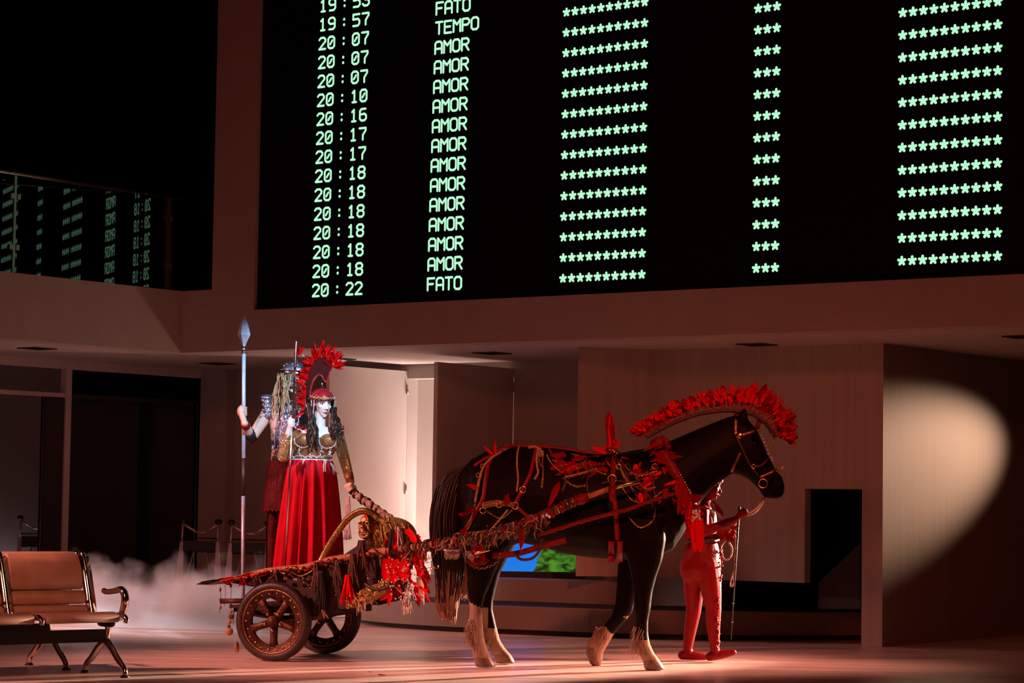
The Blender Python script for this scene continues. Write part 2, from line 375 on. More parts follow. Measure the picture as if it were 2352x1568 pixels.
# ------------------------------------------------------------------ departures board with stroke lettering
board = thing('departures_board', 'huge black departures board with rows of glowing green lettering', 'display board', S((sB0 + sEnd) / 2, 0.19, zB0))
MB().stbox(sB0 + 0.001, sEnd, 0.05, 0.199, zB0 + 0.001, zTop).build('screen', 'board', board, False)
GL = {'0': [[(1, 0), (3, 0), (4, 1), (4, 5), (3, 6), (1, 6), (0, 5), (0, 1), (1, 0)], [(1.3, 2), (2.7, 4)]],
 '1': [[(.8, 4.9), (2, 6), (2, 0)], [(.8, 0), (3.2, 0)]], '2': [[(0, 5), (1, 6), (3, 6), (4, 5), (4, 4), (0, 0), (4, 0)]],
 '3': [[(0, 5), (1, 6), (3, 6), (4, 5), (4, 4), (3, 3.2), (1.5, 3.2)], [(3, 3.2), (4, 2.3), (4, 1), (3, 0), (1, 0), (0, 1)]],
 '5': [[(4, 6), (0, 6), (0, 3.4), (3, 3.6), (4, 2.6), (4, 1), (3, 0), (0, 0)]], '6': [[(3.6, 6), (1, 6), (0, 5), (0, 1), (1, 0), (3, 0), (4, 1), (4, 2.4), (3, 3.4), (0, 3.2)]],
 '7': [[(0, 6), (4, 6), (4, 4.8), (2.2, 2.4), (2.2, 0)]], '8': [[(1, 0), (3, 0), (4, 1), (4, 2.2), (3, 3.2), (4, 4.2), (4, 5), (3, 6), (1, 6), (0, 5), (0, 4.2), (1, 3.2), (0, 2.2), (0, 1), (1, 0)], [(1, 3.2), (3, 3.2)]],
 '9': [[(.4, 0), (3, 0), (4, 1), (4, 5), (3, 6), (1, 6), (0, 5), (0, 3.8), (1, 2.8), (4, 2.8)]], '.': [[(2, 1.4), (2, 1.5)]],
 'A': [[(0, 0), (0, 5), (1, 6), (3, 6), (4, 5), (4, 0)], [(0, 2.4), (4, 2.4)]], 'M': [[(0, 0), (0, 6), (2, 3.6), (4, 6), (4, 0)]],
 'O': [[(1, 0), (3, 0), (4, 1), (4, 5), (3, 6), (1, 6), (0, 5), (0, 1), (1, 0)]], 'R': [[(0, 0), (0, 6), (3, 6), (4, 5), (4, 4), (3, 3), (0, 3)], [(2, 3), (4, 0)]],
 'F': [[(0, 0), (0, 6), (4, 6)], [(0, 3.1), (3.2, 3.1)]], 'T': [[(0, 6), (4, 6)], [(2, 6), (2, 0)]], 'E': [[(4, 0), (0, 0), (0, 6), (4, 6)], [(0, 3.1), (3.3, 3.1)]],
 'P': [[(0, 0), (0, 6), (3, 6), (4, 5), (4, 3.9), (3, 2.9), (0, 2.9)]],
 '*': [[(2, 3), (2 + 1.6 * math.sin(a), 3 + 1.7 * math.cos(a))] for a in (2 * math.pi * k / 5 for k in range(5))]}
def stroke(mb, a, b, r, tt):
    a, b = V((*a, 0)), V((*b, 0)); d = b - a; ang = math.atan2(d.y, d.x)
    ring = [(b.x + r * math.cos(ang + math.radians(q)), b.y + r * math.sin(ang + math.radians(q))) for q in (-90, -45, 0, 45, 90)] + [(a.x + r * math.cos(ang + math.radians(q)), a.y + r * math.sin(ang + math.radians(q))) for q in (90, 135, 180, 225, 270)]
    mb.add([V((x, tt, z)) for x, z in ring], [tuple(range(10))])
GM = {}
CW, CH, CR = 0.088, 0.125, 0.0122
def glyph(chx):
    if chx not in GM:
        mb = MB()
        for k, pl in enumerate(GL[chx]):
            for j in range(len(pl) - 1):
                f = lambda p: (p[0] / 4 * CW, p[1] / 6 * CH)
                stroke(mb, f(pl[j]), f(pl[j + 1]), 0.0155 if chx == '.' else (0.0134 if chx == '*' else CR), -0.0002 * (k + (0.1 * j if chx == '*' else 0)))
        GM[chx] = mb.mesh('glyph', smooth=False); GM[chx].materials.append(MT['text'])
    return GM[chx]
GROT = Matrix((E1.to_4d(), E2.to_4d(), EZ.to_4d(), V((0, 0, 0, 1)))).transposed()
for i in range(3): GROT[3][i] = 0.0; GROT[i][3] = 0.0
GROT[3][3] = 1.0
def put(chx, s0, zb, name): return inst(glyph(chx), name, board, Matrix.Translation(S(s0, 0.046, zb)) @ GROT)
times = ['20:22'] + ['20:18'] * 6 + ['20:17'] * 2 + ['20:16', '20:10'] + ['20:07'] * 3 + ['19:57', '19:53']
words = ['FATO'] + ['AMOR'] * 12 + ['TEMPO', 'FATO']
DZ = 0.2086
for k, t in enumerate(times):
    for chx, so in zip(t, (0, 0.128, 0.305, 0.478, 0.606)): [put(c2, 1.922 + 0.0018 * k + so, 3.572 + k * DZ + dz_, nm_) for c2, dz_, nm_ in ([(chx, 0, 'digit')] if chx != ':' else [('.', 0, 'colon_dot'), ('.', 0.0604, 'colon_dot')])]
for k, t in enumerate(words):
    for i, chx in enumerate(t): put(chx, 3.517 + 0.004 * k + 0.1185 * i, 3.574 + k * DZ, 'letter')
for k in range(14):
    for s0, n, pp, kmax in ((5.255, 10, 0.1053, 14), (7.505, 3, 0.1028, 13), (9.045, 10, 0.1053, 12)):
        if k < kmax:
            for i in range(n): put('*', s0 - 0.044 + i * pp, 3.625 - 0.0625 + k * DZ, 'asterisk')
top = MB(); src = glyph('*')
for i in range(10):
    mt = GROT.copy(); o0 = S(9.045 - 0.044 + i * 0.1053, 0.046, 3.5625 + 12 * DZ)
    top.add([o0 + GROT.to_3x3() @ v.co for v in src.vertices], [tuple(p.vertices) for p in src.polygons])
top.build('asterisk_row', 'text', board, False, 'stuff')

# ================================================================== shared costume materials
MT['coat'] = mat('horse_coat', (0.0046, 0.0016, 0.0010), 0.55, var=0.3, scale=30, spec=0.07)
MT['sock'] = mat('horse_sock_hair', (0.27, 0.165, 0.10), 0.85, var=0.25, scale=60, bump=0.3, bscale=150, stretch=(1, 1, 0.2))
MT['hoof'] = mat('horse_hoof', (0.16, 0.09, 0.055), 0.4, var=0.25, scale=25)
MT['eye'] = mat('dark_eye', (0.01, 0.005, 0.004), 0.1, var=0)
MT['tail'] = mat('tail_hair', (0.022, 0.008, 0.005), 0.5, var=0.4, scale=60)
MT['tailtip'] = mat('tail_tip_hair', (0.30, 0.13, 0.07), 0.5, var=0.3, scale=60)
MT['feather'] = mat('red_feather', (0.66, 0.004, 0.005), 0.65, var=0.25, scale=25, spec=0.06)
MT['feather_dark'] = mat('dark_red_feather', (0.24, 0.002, 0.003), 0.65, var=0.25, scale=25, spec=0.06)
MT['feather_white'] = mat('pale_feather', (0.75, 0.55, 0.45), 0.6, var=0.1)
MT['feather_black'] = mat('black_feather', (0.012, 0.008, 0.008), 0.55, var=0.2)
MT['leather'] = mat('red_leather', (0.19, 0.003, 0.005), 0.45, spec=0.2, var=0.2, scale=40, bump=0.2, bscale=120)
MT['leather_dark'] = mat('dark_leather', (0.035, 0.008, 0.006), 0.45, var=0.3, scale=40, bump=0.2, bscale=120)
MT['rope'] = mat('tan_rope', (0.42, 0.22, 0.12), 0.85, var=0.3, scale=80, bump=0.5, bscale=200)
MT['fur'] = mat('brown_fringe', (0.13, 0.05, 0.025), 0.85, var=0.4, scale=50, bump=0.6, bscale=120)
MT['gold'] = mat('old_gold', (0.80, 0.50, 0.20), 0.28, 1.0, var=0.25, scale=60)
MT['bronze'] = mat('bronze', (0.42, 0.19, 0.08), 0.38, 1.0, var=0.35, scale=40, bump=0.3, bscale=120)
MT['silver'] = mat('silver', (0.75, 0.76, 0.80), 0.22, 1.0, var=0.1, scale=40)
MT['bead'] = mat('crystal_bead', (0.9, 0.88, 0.88), 0.12, 0.6, var=0.1)

# ------------------------------------------------------------------ feathers (shared meshes)
def feather_mesh(kind, m, seed):
    rnd = random.Random(seed); mb = MB(); n = 9; L = []
    for i in range(n):
        u = i / (n - 1)
        if kind == 'leaf': wd = math.sin(math.pi * min(1, u ** 0.8 * 0.97 + 0.02)) ** 0.8
        elif kind == 'club': wd = 0.07 + (0.0 if u < 0.5 else math.sin(math.pi * min(1.0, (u - 0.5) / 0.52)) ** 0.5 * rnd.uniform(.7, 1.2))
        else: wd = 0.35 + 0.65 * math.sin(math.pi * min(1, 0.25 + u * 0.65)); wd *= 1 if u < 0.97 else 0.35
        wl = wd * rnd.uniform(0.75, 1.1); wr = wd * rnd.uniform(0.75, 1.1)
        bend = 0.16 * u * u; z = u
        L.append([(-0.5 * wl, bend + 0.05 * wl, z - 0.03 * wl), (0, bend - 0.02, z), (0.5 * wr, bend + 0.05 * wr, z - 0.03 * wr)])
    mb.loft([[V(p) for p in r] for r in L], caps=False, closed=False)
    mb.tube([V((0, 0.16 * u * u - 0.025, u)) for u in (0, 0.3, 0.6, 0.9)], [0.022, 0.018, 0.012, 0.004], 4)
    me = mb.mesh('feather'); me.materials.append(MT[m]); return me
FM = {(k, m): [feather_mesh(k, m, s) for s in range(3)] for k in ('leaf', 'club', 'vane') for m in ('feather', 'feather_dark', 'feather_white', 'feather_black')}
def fmx(base, d, nrm, L, W):
    z = V(d).normalized(); y = V(nrm); y = (y - z * y.dot(z)).normalized(); x = y.cross(z)
    return Matrix(((x.x * W, y.x * L, z.x * L, base.x), (x.y * W, y.y * L, z.y * L, base.y), (x.z * W, y.z * L, z.z * L, base.z), (0, 0, 0, 1)))
RF = random.Random(11)
def feather(parent, base, d, L, W, m='feather', kind='leaf', nrm=(0, -1, 0), name='feather'):
    return inst(RF.choice(FM[(kind, m)]), name, parent, fmx(V(base), d, nrm, L, W))
def chain(mb, pts, r=0.011, t=0.0028, ref=(0, -1, 0)):
    pts = [V(p) for p in pts]; acc = 0; step = r * 1.55; k = 0; nxt = 0
    for i in range(len(pts) - 1):
        a, b = pts[i], pts[i + 1]; L = (b - a).length
        while nxt <= acc + L:
            p = a.lerp(b, (nxt - acc) / L if L else 0); d = (b - a).normalized()
            x, y = frame_of(d, V(ref)); ax = (y if k % 2 else (x + y * 0.6).normalized())
            # oval link lying along d
            n = ax; u = d; w2 = n.cross(u).normalized(); seg = 8; vs = []; fs = []
            for q in range(seg):
                ang = 2 * math.pi * q / seg; o = u * (math.cos(ang) * r) + w2 * (math.sin(ang) * r * 0.7); on = o.normalized()
                for c in range(3):
                    bb = 2 * math.pi * c / 3; vs.append(p + o + on * (t * math.cos(bb)) + n * (t * math.sin(bb)))
            for q in range(seg):
                for c in range(3): fs.append((q * 3 + c, ((q + 1) % seg) * 3 + c, ((q + 1) % seg) * 3 + (c + 1) % 3, q * 3 + (c + 1) % 3))
            mb.add(vs, fs); nxt += step; k += 1
        acc += L
    return mb
def braid(mb, pts, r, strands=3, turns=14, seg=5):
    c = curve(pts, 10); n = len(c)
    for s_ in range(strands):
        out = []
        for i in range(n):
            d = c[min(i + 1, n - 1)] - c[max(i - 1, 0)]; x, y = frame_of(d)
            a = 2 * math.pi * (s_ / strands + turns * i / n); out.append(c[i] + x * (math.cos(a) * r * 0.55) + y * (math.sin(a) * r * 0.55))
        mb.tube(out, r * 0.62, seg)
    return mb

# ================================================================== the horse
YH = 20.45
horse = thing('horse', 'dark brown draft horse with pale feathered feet walking in harness', 'horse', V((P(1300, 1540, YH).x, YH, 0)))
hb = MB()
def ering(top, bot, w, seg=20, n=2.3, drop=0.0):
    c = (top + bot) / 2; h = (top - bot) / 2; out = []
    for j in range(seg):
        a = 2 * math.pi * j / seg; ca, sa = math.cos(a), math.sin(a)
        x = math.copysign(abs(ca) ** (2 / n), ca); z = math.copysign(abs(sa) ** (2 / n), sa)
        out.append(c + h * z + V((0, w * x * (1 - drop * max(0, z)), 0)))
    return out
def secs(rows, drop=0.0): return [ering(P(a, b, YH), P(c_, d, YH), w, drop=drop) for (a, b, c_, d, w) in rows]
trunk = [(1046, 1110, 1050, 1180, .08), (1058, 1080, 1058, 1215, .20), (1082, 1054, 1078, 1245, .29), (1115, 1036, 1108, 1262, .335), (1150, 1026, 1148, 1262, .345), (1195, 1021, 1195, 1246, .335),
         (1245, 1022, 1245, 1256, .345), (1300, 1028, 1300, 1272, .365), (1355, 1037, 1355, 1280, .37), (1405, 1041, 1405, 1284, .35), (1450, 1036, 1450, 1287, .31), (1492, 1027, 1500, 1285, .28), (1525, 1022, 1545, 1262, .25), (1545, 1030, 1572, 1222, .2), (1560, 1060, 1580, 1180, .1)]
hb.loft(secs(trunk, drop=0.25))
neck = [(1440, 1036, 1530, 1270, .25), (1490, 1027, 1565, 1232, .25), (1535, 1013, 1590, 1188, .20), (1580, 994, 1612, 1148, .165), (1628, 974, 1640, 1117, .14), (1668, 958, 1668, 1096, .12), (1692, 952, 1686, 1084, .105), (1712, 962, 1700, 1070, .08)]
hb.loft(secs(neck, drop=0.35))
head = [(1668, 975, 1664, 1062, .06), (1688, 953, 1672, 1086, .10), (1714, 958, 1686, 1088, .112), (1737, 984, 1700, 1091, .108), (1752, 1016, 1718, 1100, .092), (1766, 1050, 1733, 1113, .075), (1782, 1078, 1743, 1123, .066), (1796, 1095, 1749, 1135, .064), (1802, 1113, 1757, 1143, .062), (1802, 1130, 1772, 1145, .05), (1795, 1141, 1783, 1145, .03)]
hb.loft(secs(head))
hb.ball(P(1690, 1060, YH), (M(30, YH), .095, M(28, YH)))          # cheek
for sd in (-1, 1):
    hb.ball(P(1742, 1003, YH) + V((-.04, sd * .088, -.02)), (.035, .03, .028))   # brow
    e0 = P(1703, 978, YH) + V((0, sd * .06, 0)); e1_ = P(1708, 936, YH) + V((0, sd * .085, 0))
    hb.tube([e0, e0.lerp(e1_, .35), e0.lerp(e1_, .7), e1_], [.034, .046, .032, .006], 10)
    hb.ball(P(1793, 1112, YH) + V((0, sd * .05, 0)), (.03, .022, .026))
def legs(rows, Y):
    """rows: (px_left, px_right, py, depth half width)"""
    rings = []
    for (a, b, y, w) in rows:
        l, r_ = P(a, y, Y), P(b, y, Y); c = (l + r_) / 2; h = (r_ - l) / 2
        rings.append([c + h * math.cos(2 * math.pi * j / 14) + V((0, w * math.sin(2 * math.pi * j / 14), 0)) for j in range(14)])
    hb.loft(rings)
YN, YF = 20.22, 20.68
# near hind, far hind
legs([(1062, 1172, 1160, .10), (1058, 1180, 1210, .13), (1062, 1170, 1255, .115), (1070, 1150, 1290, .09), (1073, 1136, 1318, .07), (1072, 1127, 1342, .062), (1075, 1115, 1366, .052), (1078, 1108, 1395, .05), (1077, 1109, 1430, .055), (1075, 1112, 1462, .064), (1082, 1118, 1488, .062), (1087, 1128, 1508, .066), (1090, 1136, 1520, .07), (1091, 1140, 1531, .073)], YN)
legs([(1090, 1185, 1160, .10), (1085, 1195, 1210, .13), (1090, 1185, 1250, .115), (1102, 1166, 1283, .09), (1100, 1150, 1315, .07), (1097, 1141, 1345, .06), (1100, 1133, 1380, .05), (1106, 1132, 1400, .048), (1110, 1140, 1436, .052), (1114, 1148, 1468, .06), (1124, 1160, 1488, .06), (1132, 1174, 1503, .064), (1136, 1181, 1514, .068), (1138, 1184, 1523, .07)], YF)
# near fore (planted)
legs([(1420, 1530, 1190, .10), (1432, 1530, 1240, .11), (1440, 1522, 1285, .095), (1450, 1508, 1325, .075), (1455, 1499, 1360, .064), (1456, 1495, 1395, .064), (1460, 1489, 1425, .05), (1459, 1489, 1455, .052), (1456, 1493, 1478, .06), (1464, 1502, 1498, .06), (1474, 1514, 1514, .064), (1478, 1524, 1527, .07), (1479, 1529, 1538, .073)], YN)
# far fore (lifted, toe just leaving the floor)
def legpath(rows, Y):
    rings = []
    for i, (x, y, w, d) in enumerate(rows):
        a = rows[max(i - 1, 0)]; b = rows[min(i + 1, len(rows) - 1)]
        t = (P(b[0], b[1], Y) - P(a[0], a[1], Y)).normalized(); n = V((0, 1, 0)).cross(t); c = P(x, y, Y); hw = M(w, Y)
        rings.append([c + n * (hw * math.cos(2 * math.pi * j / 14)) + V((0, d * math.sin(2 * math.pi * j / 14), 0)) for j in range(14)])
    hb.loft(rings)
legpath([(1468, 1200, 46, .10), (1462, 1255, 42, .11), (1450, 1300, 32, .09), (1441, 1340, 25, .07), (1437, 1372, 23, .062), (1432, 1398, 22, .062), (1416, 1425, 16, .05), (1396, 1449, 16, .052), (1378, 1470, 21, .06), (1367, 1488, 22, .06), (1365, 1503, 20, .062), (1369, 1518, 16, .055), (1374, 1532, 8, .035)], YF)
def coat_pick(c):
    z = c.z; x = c.x
    xh = P(1250, 1400, YH).x
    if x < xh:
        near = c.y < YH
        lim = 0.545 - (x - P(1078, 1400, YN).x) * 0.5 if near else 0.36 + (0.12 if c.x < P(1122, 1400, YF).x else -0.05)
        if z < 0.085: return 2
        return 1 if z < lim else 0
    if x < P(1600, 1400, YH).x:
        if c.y < YH: return 2 if z < 0.085 else (1 if z < 0.25 else 0)
        if z < 0.42:
            u = (c - P(1414, 1430, YF)).length
            if z < 0.16 and c.x < P(1372, 1500, YF).x + 0.02 + 0.0 and z < 0.17: return 2 if c.x < P(1366, 1500, YF).x else 1
            return 1 if u > 0.10 else 0
    return 0
body = org_build(hb, 'body', ['coat', 'sock', 'hoof'], horse, 0.0135, 3, coat_pick)
for sd in (-1, 1): MB().ball(P(1738, 1010, YH) + V((-.03, sd * .102, -.03)), .017).build('eye', 'eye', horse)
# feathering hair on the feet
fr = random.Random(3); fh = MB()
for (px, py, Y, n, sp) in ((1078, 1458, YN, 150, .05), (1116, 1466, YF, 90, .05), (1459, 1476, YN, 150, .05), (1360, 1462, YF, 150, .05)):
    for i in range(n):
        a = fr.uniform(0, 2 * math.pi); p = P(px, py + fr.uniform(-38, 8), Y) + V((fr.uniform(-.01, .07), math.sin(a) * sp, 0))
        if px == 1360: p = P(px + 22, py - 10, Y) + V((fr.uniform(-.05, .05), math.sin(a) * .055, fr.uniform(-.03, .05)))
        d = V((fr.uniform(-.5, -.05), math.sin(a) * .3, -1)).normalized(); L = fr.uniform(.06, .12)
        fh.tube([p, p + d * L * .5, p + d * L + V((-.015, 0, -.01))], [.0032, .0024, .0006], 3)
fh.build('foot_hair', 'sock', horse, kind='stuff')
# tail of many strands
tl = MB(); tt = MB(); fr = random.Random(5)
keyL = [(1062, 1072), (1020, 1090), (997, 1135), (987, 1190), (990, 1260), (1000, 1330), (1003, 1385), (1012, 1412)]
keyR = [(1078, 1078), (1074, 1100), (1066, 1150), (1060, 1210), (1066, 1280), (1062, 1330), (1052, 1380), (1050, 1422)]
for i in range(560):
    u = fr.random(); v = math.sqrt(fr.random()); a = fr.uniform(0, 2 * math.pi); dep = math.sin(a) * v
    u = 0.5 + 0.5 * math.cos(a) * v
    pts = []
    for k in range(8):
        px = lerp(keyL[k][0], keyR[k][0], u); py = lerp(keyL[k][1], keyR[k][1], u)
        wd = (.03, .07, .11, .12, .11, .09, .075, .06)[k]
        pts.append(P(px + fr.uniform(-3, 3), py + (fr.uniform(-45, 12) if k == 7 else 0), YH) + V((0, dep * wd, 0)))
    cc = curve(pts, 3); kx = fr.randint(14, 18); tl.tube(cc[:kx + 1], .005, 4, caps=False); tt.tube(cc[kx:], [.005] * (len(cc) - kx - 1) + [.0015], 4, caps=False)
for i in range(60):
    p0 = P(1055 + fr.uniform(-8, 8), 1275, YH) + V((0, fr.uniform(-.05, .05), 0)); p1 = P(1062 + fr.uniform(-6, 16), 1330, YH); p2 = P(1066 + fr.uniform(-10, 14), 1375 + fr.uniform(-30, 6), YH)
    tt.tube(curve([p0, p1, p2], 4), [.003] * 8 + [.001], 4, caps=False)
tailo = tl.build('tail', 'tail', horse); tt.build('tail_end', 'tailtip', tailo)

# --------- surface pick on the horse
from mathutils.bvhtree import BVHTree
bme = body.data; off0 = root_loc(horse)
HB = BVHTree.FromPolygons([v.co + off0 for v in bme.vertices], [tuple(p.vertices) for p in bme.polygons])
def H(px, py, lift=0.008):
    d = ray(px, py).normalized(); hit = HB.ray_cast(CAM, d)
    if hit[0] is None: return P(px, py, YN - 0.02)
    return hit[0] - d * lift
def HS(pts, lift=0.008, n=6):
    """surface path through pixel points"""
    c = curve([V((x, y, 0)) for x, y in pts], n); return [H(p.x, p.y, lift) for p in c]
NV = V((0, -1, 0))
def hstrap(parent, pts, w, m='leather', lift=0.006, name='strap', th=0.006):
    return MB().strap(HS(pts, lift), w, th, NV).build(name, m, parent)
def hchain(parent, pts, r=0.011, lift=0.012, m='gold', name='chain'):
    return chain(MB(), HS(pts, lift, 10), r, r * 0.27).build(name, m, parent)
def hrope(parent, pts, r=0.008, lift=0.012, m='rope', name='rope', turns=12):
    p = HS(pts, lift, 3); return braid(MB(), p[::2] + [p[-1]], r, 3, turns).build(name, m, parent)

har = thing('horse_harness', 'red leather harness hung with chains, ropes and feathers on the horse', 'harness', V((P(1280, 1100, 20.1).x, 20.1, 1.0)))
hstrap(har, [(1160, 1024), (1240, 1026), (1300, 1032), (1350, 1040), (1396, 1043)], .035)
hstrap(har, [(1176, 1025), (1140, 1038), (1124, 1060), (1118, 1086), (1114, 1114), (1109, 1146), (1092, 1176), (1079, 1200), (1066, 1222)], .035)
hstrap(har, [(1136, 1043), (1110, 1056), (1090, 1070)], .03)
hstrap(har, [(1232, 1028), (1224, 1063), (1218, 1088), (1199, 1126), (1183, 1158)], .03)
hstrap(har, [(1183, 1160), (1203, 1178), (1224, 1195)], .026, lift=.01)
hstrap(har, [(1108, 1163), (1130, 1157), (1160, 1156), (1183, 1160)], .045, 'bronze')
hstrap(har, [(1410, 1045), (1408, 1080), (1408, 1120), (1414, 1170), (1417, 1215), (1418, 1240)], .04)
hstrap(har, [(1400, 1040), (1430, 1070), (1448, 1115), (1470, 1150)], .025, 'leather_dark', lift=.014)
hstrap(har, [(1400, 1048), (1380, 1075), (1340, 1088), (1290, 1100)], .028, 'leather_dark')
hstrap(har, [(1295, 1036), (1290, 1060), (1300, 1095), (1292, 1130)], .022, 'leather_dark')
hstrap(har, [(1440, 1088), (1470, 1090), (1505, 1085)], .025, 'leather')
hstrap(har, [(1460, 1120), (1490, 1108), (1512, 1095)], .02, 'leather')
hstrap(har, [(1260, 1030), (1275, 1050), (1300, 1072), (1330, 1080)], .02, 'leather', lift=.012)
hrope(har, [(1192, 1025), (1187, 1056), (1190, 1097), (1187, 1128)], .008)
hrope(har, [(1236, 1030), (1232, 1060), (1236, 1084), (1228, 1100)], .010)
hrope(har, [(1215, 1028), (1226, 1026), (1240, 1032), (1246, 1046)], .014)
hrope(har, [(1166, 1171), (1142, 1200), (1118, 1226)], .008, lift=.03)
hrope(har, [(1297, 1095), (1330, 1088), (1369, 1076)], .009)
hrope(har, [(1174, 1028), (1140, 1044), (1112, 1070), (1100, 1110), (1092, 1150)], .010, lift=.02)
hchain(har, [(1116, 1062), (1100, 1096), (1096, 1125), (1092, 1150), (1084, 1190), (1074, 1216)], .009)
hchain(har, [(1248, 1036), (1246, 1060), (1247, 1090), (1244, 1120)], .010)
hchain(har, [(1240, 1036), (1238, 1056), (1243, 1072)], .009)
hchain(har, [(1277, 1060), (1310, 1070), (1348, 1058)], .012)
hchain(har, [(1270, 1056), (1308, 1078), (1352, 1060)], .012)
hchain(har, [(1312, 1042), (1343, 1049), (1376, 1046)], .009)
hchain(har, [(1300, 1105), (1323, 1117), (1345, 1114)], .010)
hchain(har, [(1410, 1062), (1424, 1080), (1434, 1098), (1446, 1112)], .009, lift=.02)
hchain(har, [(1445, 1188), (1470, 1211), (1498, 1196), (1506, 1166)], .008, lift=.02)
hchain(har, [(1108, 1156), (1135, 1150), (1160, 1152), (1182, 1160)], .010, lift=.02)
for (x, y, r) in ((1183, 1161, .028), (1201, 1124, .026), (1406, 1100, .035), (1099, 1091, .018), (1109, 1070, .018), (1109, 1172, .024), (1504, 1071, .022), (1421, 1072, .022), (1242, 1042, .02), (1146, 1160, .02)):
    MB().torus(H(x, y, .018), r, r * .2, NV, 16, 6).build('ring', 'gold', har)
bk = MB().strap(HS([(1404, 1242), (1403, 1290)], .014), .05, .02, NV).build('girth_pad', 'leather', har); MB().strap(HS([(1424, 1242), (1422, 1288)], .012), .05, .02, NV).build('girth_pad', 'leather', har)
# feathers tucked into the harness: base pixel, tip pixel, width px, material
FT = [(1138, 1044, 1136, 1010, 8, 'feather'), (1134, 1046, 1108, 1021, 8, 'feather'), (1099, 1122, 1070, 1112, 12, 'feather'), (1072, 1182, 1050, 1181, 9, 'feather'), (1090, 1165, 1060, 1184, 12, 'feather_dark'),
      (1285, 1106, 1258, 1168, 16, 'feather_dark'), (1393, 1040, 1355, 1024, 12, 'feather'), (1418, 1028, 1424, 1007, 6, 'feather'), (1392, 1058, 1390, 1105, 26, 'feather'), (1428, 1048, 1452, 1090, 24, 'feather_dark'),
      (1300, 1060, 1262, 1078, 22, 'feather_dark'), (1330, 1068, 1282, 1086, 24, 'feather_dark'), (1370, 1062, 1322, 1092, 26, 'feather_dark'), (1396, 1075, 1345, 1105, 24, 'feather_dark'), (1300, 1045, 1262, 1046, 16, 'feather_dark'), (1350, 1050, 1310, 1056, 14, 'feather_dark'),
      (1470, 1130, 1475, 1160, 12, 'feather'), (1160, 1160, 1168, 1132, 14, 'feather_dark'), (1172, 1158, 1158, 1136, 10, 'feather_dark'), (1070, 1212, 1052, 1250, 22, 'feather_dark'), (1062, 1222, 1076, 1252, 20, 'feather')]
for (x0, y0, x1, y1, w, m) in FT:
    a = H(x0, y0, .02); Y1 = max(19.95, a.y - .03); b = P(x1, y1, Y1)
    feather(har, a, b - a, (b - a).length, M(w, 20.1), m, 'leaf')
fx = random.Random(55)
for i in range(46):
    x0 = fx.choice((fx.uniform(1285, 1400), fx.uniform(1440, 1560))); y0 = fx.uniform(1045, 1085) if x0 < 1400 else fx.uniform(1055, 1150)
    a = H(x0, y0, .014); dx, dy = fx.uniform(-30, 6), fx.uniform(4, 26); b = P(x0 + dx, y0 + dy, max(19.95, a.y - .02))
    feather(har, a, b - a, (b - a).length * 1.1, fx.uniform(.025, .05), 'feather_dark' if fx.random() < .85 else 'feather', 'leaf')
for pts in ([(1425, 1056), (1450, 1085), (1475, 1092), (1510, 1080)], [(1430, 1120), (1455, 1150), (1490, 1150), (1520, 1128)], [(1460, 1095), (1480, 1120), (1506, 1118)], [(1350, 1062), (1372, 1082), (1396, 1090)], [(1120, 1175), (1150, 1190), (1175, 1172)]): hchain(har, pts, .008, .022)
for pts in ([(1440, 1062), (1462, 1100), (1490, 1140), (1500, 1165)], [(1512, 1070), (1500, 1110), (1508, 1150)], [(1340, 1040), (1352, 1075), (1348, 1110), (1352, 1140)], [(1380, 1110), (1430, 1105), (1480, 1130)]): hstrap(har, pts, .018, 'leather_dark', .012)
for pts in ([(1420, 1060), (1436, 1096), (1452, 1122)], [(1256, 1044), (1268, 1066), (1290, 1084)]): hrope(har, pts, .006, .02)
# saddle plume
sp = thing('saddle_plume', 'tall upright red feather plume on the saddle pad of the horse', 'plume', P(1404, 1040, YH))
pc = P(1404, 1036, YH)
MB().ball(pc + V((0, 0, -.01)), (.07, .09, .045), 12, 8).build('pad', 'leather', sp)
cl = MB(); fr = random.Random(9)
for i in range(26):
    a = fr.uniform(0, 6.28); cl.ball(pc + V((math.cos(a) * .065, math.sin(a) * .08 - .01, fr.uniform(-.02, .045))), fr.uniform(.008, .016), 6, 4)
cl.build('bead_cluster', 'gold', sp, kind='stuff')
for (dx, Lp, w) in ((-7, 88, 22), (-2, 84, 18), (-11, 70, 16)):
    b = P(1404 + dx, 1036 - Lp, YH); feather(sp, P(1406, 1034, YH), b - P(1406, 1034, YH), M(Lp, YH), M(w, YH), 'feather_dark' if dx != -2 else 'feather', 'vane')
for (x, y) in ((1382, 1018), (1424, 1010), (1392, 1016)):
    b = P(x, y, YH - .05); feather(sp, pc, b - pc, (b - pc).length, .03, 'feather', 'leaf')

# ------------------------------------------------------------------ bridle
br = thing('horse_bridle', 'jewelled brown bridle with rings on the horse head', 'bridle', P(1720, 1040, 20.33))
hstrap(br, [(1690, 962), (1690, 980), (1690, 998)], .03, 'bronze'); hstrap(br, [(1700, 1040), (1690, 1062), (1680, 1083)], .022, 'bronze')
hstrap(br, [(1697, 1003), (1715, 996), (1735, 990), (1744, 988)], .03, 'bronze'); hstrap(br, [(1690, 1000), (1700, 1020), (1722, 1065), (1742, 1092)], .018, 'leather_dark')
hstrap(br, [(1745, 1096), (1765, 1088), (1780, 1080), (1790, 1076)], .026, 'bronze'); hstrap(br, [(1733, 1070), (1745, 1070), (1757, 1062), (1767, 1050)], .02, 'leather_dark')
MB().ball(H(1700, 1000, .01), (.028, .012, .028)).build('rosette', 'gold', br)
MB().torus(H(1753, 1110, .015), M(10, YH), .005, NV, 20, 6).build('bit_ring', 'gold', br)
MB().torus(H(1731, 1071, .012), .02, .004, NV, 4, 6).build('buckle', 'gold', br)
cf = MB()
